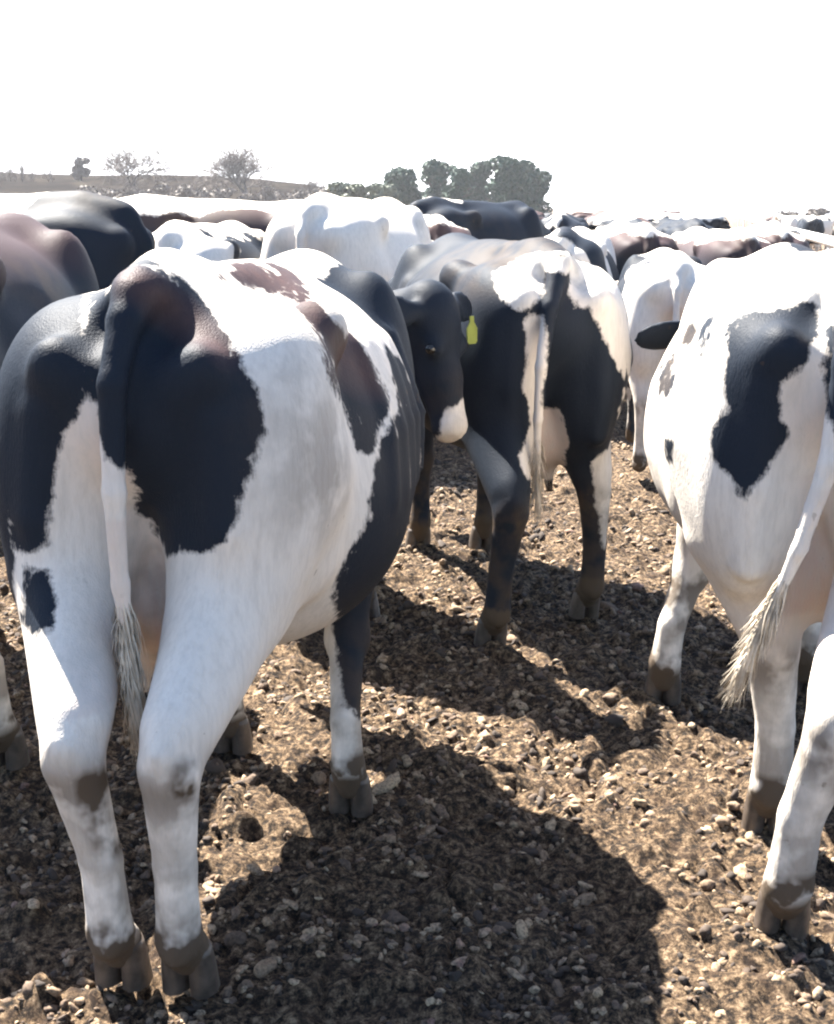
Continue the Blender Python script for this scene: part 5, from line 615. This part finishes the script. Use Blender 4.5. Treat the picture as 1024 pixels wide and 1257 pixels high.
while y < 62:
    hw = .36*y + .6; x = -hw
    while x < hw:
        X = x + rr.uniform(-.5, .5); Y = y + rr.uniform(-.7, .7)
        h = rr.choice([0, 0, 10, -15, 90, -90, 170, 60, -60, 30]) + rr.uniform(-14, 14)
        rail = 3.95 + (Y - 12.8)*.20
        ok = all((X-a)**2 + ((Y-b_)*.7)**2 > 2.0 for a, b_ in taken) and abs(X - rail) > 1.3 and not (X > rail and Y < 15) and not (X/Y > .18 and X < rail and Y > 14)
        if ok and rr.random() < (.93 if y < 30 else .6):
            taken.append((X, Y)); kind = KINDS[k % 10]; k += 1
            hh = abs((h + 180) % 360 - 180)
            view = 'tail-on' if hh < 40 else ('head-on' if hh > 140 else 'side-on')
            u = X/Y; zone = 'below the bare trees' if u < -.1 else ('below the evergreens' if u < .09 else 'towards the rail')
            band = 'front rows' if y < 20 else ('middle rows' if y < 36 else 'last rows')
            place(kind, k % 4, k % 10, X, Y, h, rr.uniform(.92, 1.04), f'distant {DESC[kind]} cow, {view}, {band} {zone}'.replace('cow with black rump cow', 'black-rumped cow'), 'distant herd', .03, y < 30)
        x += rr.uniform(1.7, 2.6)
    y += 2.3 if y < 30 else 3.2
#TREES
# ------------------------------------------------------------------ far bank, trees, rail
b = NB('far_bank_turf'); v = b.noise(.35, 5, .7, b.obj())
b.l(b.ramp(v, [(.35, (.006, .005, .0045)), (.5, (.013, .0105, .009)), (.65, (.028, .023, .017))]), b.p.inputs['Base Color']); b.p.inputs['Roughness'].default_value = .95
b.p.inputs['Specular IOR Level'].default_value = 0; hill_mat = b.m
hx = np.linspace(-190, 10, 160); hy = np.linspace(120, 330, 40)
HX, HY = np.meshgrid(hx, hy, indexing='ij')
prof = np.clip((HY - 120)/45, 0, 1); prof = prof*prof*(3-2*prof)
side = 1/(1 + np.exp((HX + 3)/7.0))
HZ = -.3 + (4.3 + .35*fbm(HX*.05, HY*.05, HX*0, 3, 5))*prof*side
I = np.arange(HX.size).reshape(HX.shape)
Fq = np.stack([I[:-1, :-1], I[1:, :-1], I[1:, 1:], I[:-1, 1:]], -1).reshape(-1, 4)
tag(link('hill', mesh('hill', np.stack([HX, HY, HZ], -1).reshape(-1, 3), Fq), b.m), kind='structure')

def leafmat(name, c1, c2):
    b = NB(name); v = b.noise(.9, 3, .6, b.obj()); v2 = b.noise(9, 2, .5, b.obj())
    f = b.math('MULTIPLY_ADD', v2, .5, b.math('MULTIPLY', v, .5))
    b.l(b.ramp(f, [(.35, c1), (.65, c2)]), b.p.inputs['Base Color']); b.p.inputs['Roughness'].default_value = .7; return b.m
LEAF = [leafmat('evergreen_needles', (.008, .032, .020), (.028, .075, .042)), leafmat('hedge_leaves', (.07, .09, .055), (.12, .14, .085)), leafmat('dry_leaves', (.09, .075, .06), (.15, .12, .10))]
BARK = simple('bark', (.07, .052, .045), .9, .3, 6)

def crown_mesh(blobs, n, leaf, seed):
    r = np.random.default_rng(seed); L = np.array(blobs); wt = (L[:, 3]**2)*L[:, 4]; wt /= wt.sum()
    i = r.choice(len(L), n, p=wt); d = r.normal(size=(n, 3)); d /= np.linalg.norm(d, axis=1)[:, None]
    rad = .55 + .5*r.random(n)**.6; rad *= 1 + .22*vnoise(d[:, 0]*3 + i, d[:, 1]*3, d[:, 2]*3, seed)
    c = L[i, :3] + d*rad[:, None]*np.stack([L[i, 3], L[i, 3], L[i, 4]], -1)
    a = r.normal(size=(n, 3)); a /= np.linalg.norm(a, axis=1)[:, None]; bq = np.cross(a, r.normal(size=(n, 3))); bq /= np.linalg.norm(bq, axis=1)[:, None]
    s_ = leaf*(.6 + .8*r.random(n))[:, None]
    P = np.stack([c - a*s_ , c + bq*s_*.6, c + a*s_, c - bq*s_*.6], 1).reshape(-1, 3)
    return mesh('crown', P, np.arange(4*n).reshape(-1, 4), False)

def tube(a, b_, r1, r2, Vs, Fs, n=5):
    a, b_ = Vector(a), Vector(b_); d = (b_-a).normalized(); u = d.orthogonal().normalized(); v = d.cross(u); k = len(Vs)
    for c, r in ((a, r1), (b_, r2)):
        for j in range(n):
            t = 2*math.pi*j/n; Vs.append(tuple(c + u*math.cos(t)*r + v*math.sin(t)*r))
    for j in range(n): Fs.append((k+j, k+(j+1) % n, k+n+(j+1) % n, k+n+j))

def leafy(name, X, Y, H_, Wd, seed, mat, label, cat='tree', group=None, n=6500, z0=0, conical=.4, leaf=.17):
    r = random.Random(seed); t = link(name, None); t.location = (X, Y, z0); tag(t, label, cat, group)
    Vs, Fs = [], []; tube((0, 0, 0), (.05*H_*r.uniform(-1, 1), 0, H_*.8), .035*H_, .01*H_, Vs, Fs, 8)
    for q in range(7):
        zz = H_*r.uniform(.2, .7); an = r.uniform(0, 6.28); tube((0, 0, zz), (math.cos(an)*Wd*.35, math.sin(an)*Wd*.35, zz + H_*.12), .012*H_, .004*H_, Vs, Fs)
    link('trunk', mesh('trunk', Vs, Fs), BARK, t)
    bl = []
    for q in range(20):
        zz = r.uniform(.12, .88)*H_; w_ = Wd*.5*(1 - conical*(zz/H_)**1.5); an = r.uniform(0, 6.28); rd = w_*r.uniform(.15, .68)
        bl.append((math.cos(an)*rd, math.sin(an)*rd, zz, Wd*r.uniform(.13, .23), H_*r.uniform(.09, .15)))
    link('crown', crown_mesh(bl, n, leaf, seed), mat, t)
    return t

def bare(X, Y, z0, H_, Wd, seed, label, group=None, depth=6):
    r = random.Random(seed); t = link('bare_tree', None); t.location = (X, Y, z0); tag(t, label, 'tree', group)
    TV, TF, BV, BF = [], [], [], []
    def grow(p, d, L, rad, lv):
        q = p + d*L; tube(p, q, rad*1.5, rad*1.1, TV if lv == 0 else BV, TF if lv == 0 else BF, 5 if lv < 3 else 3)
        if lv >= depth: return
        for i in range(4 if lv < 4 else 3):
            an = r.uniform(0, 6.28); tl = r.uniform(.2, 1.15); o = d.orthogonal().normalized(); o.rotate(Matrix.Rotation(an, 3, d))
            nd = (d*math.cos(tl) + o*math.sin(tl) + Vector((0, 0, .05))); nd.x *= 1.0; nd.normalize()
            grow(p + d*L*r.uniform(.7, 1), nd, (L*r.uniform(.62, .95) if lv else r.uniform(.5, .8)), rad*.66, lv+1)
    grow(Vector((0, 0, -.2)), Vector((0, 0, 1)), .18, .05, 0)
    def fit(V_):
        A = np.array(V_); return A
    A = np.array(TV + BV); k_ = H_/A[:, 2].max(); kw = Wd/(A[:, 0].max() - A[:, 0].min())
    sc = lambda V_: (np.array(V_)*np.array((kw, kw, k_)))
    link('trunk', mesh('trunk', sc(TV), TF), BARK, t); link('crown', mesh('crown', sc(BV), BF), BARK, t)
for i, (px, top, wd, d, h_) in enumerate([(512, 208, 44, 112, 0), (545, 203, 50, 116, 0), (578, 213, 36, 108, 0), (600, 203, 44, 118, 0), (634, 195, 52, 112, 0), (662, 201, 44, 116, 0)]):
    hz = 240 + px*.0245; Z = 1.5 + (hz - top)*d/1700
    leafy('evergreen_tree', (px-536)/1700*d, d, Z, 1.35*wd*d/1700, 30+i, LEAF[0], ['evergreen at the left end of the green clump', 'broad evergreen second from the left in the green clump', 'lowest evergreen in the dip of the green clump', 'evergreen with round top right of the dip in the clump', 'tallest evergreen of the green clump', 'evergreen at the right end of the green clump'][i], group='clump of evergreens behind the herd')
for i, (px, wd) in enumerate([(435, 52), (472, 48)]):
    d = 104; leafy('hedge_bush', (px-526)/1700*d, d, 1.5 + 23*d/1700, wd*d/1700, 50+i, LEAF[1], ['low olive green bush left of the evergreens, farther from them', 'low olive green bush touching the evergreen clump'][i], 'bush', 'green bushes', 2200, conical=.1)
bare(-28.5, 138, 2.6, 4.6, 9.5, 3, 'wide pale bare tree with sparse twigs on the bank at left', 'bare trees on the bank')
bare(-17.5, 140, 1.8, 5.8, 11.5, 9, 'dense round-topped bare tree left of the green clump', 'bare trees on the bank')
bare(-10.8, 138, .9, 3.4, 4.2, 12, 'small low bare tree just right of the round-topped bare tree', 'bare trees on the bank', 5)
leafy('round_tree', -35, 145, 2.5, 2.2, 61, LEAF[2], 'small dark round tree alone on the bank at far left', 'tree', None, 1500, 2.9, .1)
for i, px in enumerate([4, 16, 30, 44, 62]):
    bare((px-512)/1700*150, 150, 2.9, 1.2 + .4*(i % 3), 1.5, 70+i, ['leafless sapling at the very left edge of the bank', 'leafless sapling second from the left edge of the bank', 'leafless sapling in the middle of the sapling row', 'leafless sapling fourth along the bank', 'leafless sapling nearest the dark round tree'][i], 'saplings on the bank', 5)
for i, (px, wd, hh_) in enumerate([(985, 40, 1.7), (1015, 34, 1.5), (945, 30, 1.45)]):
    d = 130; leafy('distant_bush', (px-512)/1700*d, d, hh_+.3, wd*d/1700, 90+i, LEAF[2], ['highest dark bush on the right skyline', 'dark bush at the right end of the skyline', 'dark bush on the skyline left of the highest one'][i], 'bush', 'bushes on the right skyline', 900, conical=.1)
rs = random.Random(8)
for i in range(16):
    px = 120 + i*23 + rs.uniform(-6, 6); d = rs.uniform(124, 133); wd = rs.uniform(26, 40)
    leafy('scrub_bush', (px-520)/1700*d, d, rs.uniform(1.1, 1.9), wd*d/1700, 120+i, LEAF[2], 'low brown scrub bush along the foot of the bank behind the herd', 'bush', 'scrub along the bank', 700, .9 if px < 420 else .3, .1, .14)
# white rail
RAILM = simple('white_pipe_paint', (.72, .71, .68), .5, .1, 4)
rl = link('pipe_rail', None); rl.location = (3.95, 12.8, 0); tag(rl, 'long white pipe rail running into the distance at the right edge', 'rail')
Vs, Fs = [], []
tube((-.3, -1.5, 1.19), (.20*75, 75, 1.30), .06, .06, Vs, Fs, 10)
link('top_rail', mesh('top_rail', Vs, Fs), RAILM, rl)
for i in range(6):
    Vs, Fs = [], []; yy = 3 + i*9.5; tube((.20*yy, yy, -.1), (.20*yy, yy, 1.14 + .0015*yy), .03, .03, Vs, Fs, 8); link('post', mesh('post', Vs, Fs), RAILM, rl)

# ------------------------------------------------------------------ dusty air
hm = bpy.data.materials.new('dusty_air'); hm.use_nodes = True; ht = hm.node_tree; ht.nodes.clear()
ho = ht.nodes.new('ShaderNodeOutputMaterial'); hv = ht.nodes.new('ShaderNodeVolumePrincipled')
hv.inputs['Color'].default_value = (.92, .94, 1, 1); hv.inputs['Density'].default_value = .00035; hv.inputs['Anisotropy'].default_value = .3
ht.links.new(hv.outputs[0], ho.inputs['Volume'])
x0, x1, y0, y1, z0_, z1_ = -1100, 1100, -1100, 1800, -2.5, 14
me = bpy.data.meshes.new('haze')
me.from_pydata([(a_, b_, c_) for a_ in (x0, x1) for b_ in (y0, y1) for c_ in (z0_, z1_)], [], [(0, 1, 3, 2), (4, 6, 7, 5), (0, 4, 5, 1), (2, 3, 7, 6), (0, 2, 6, 4), (1, 5, 7, 3)])
hz = link('haze', me, hm); tag(hz, 'thin dusty air over the yard', kind='stuff')
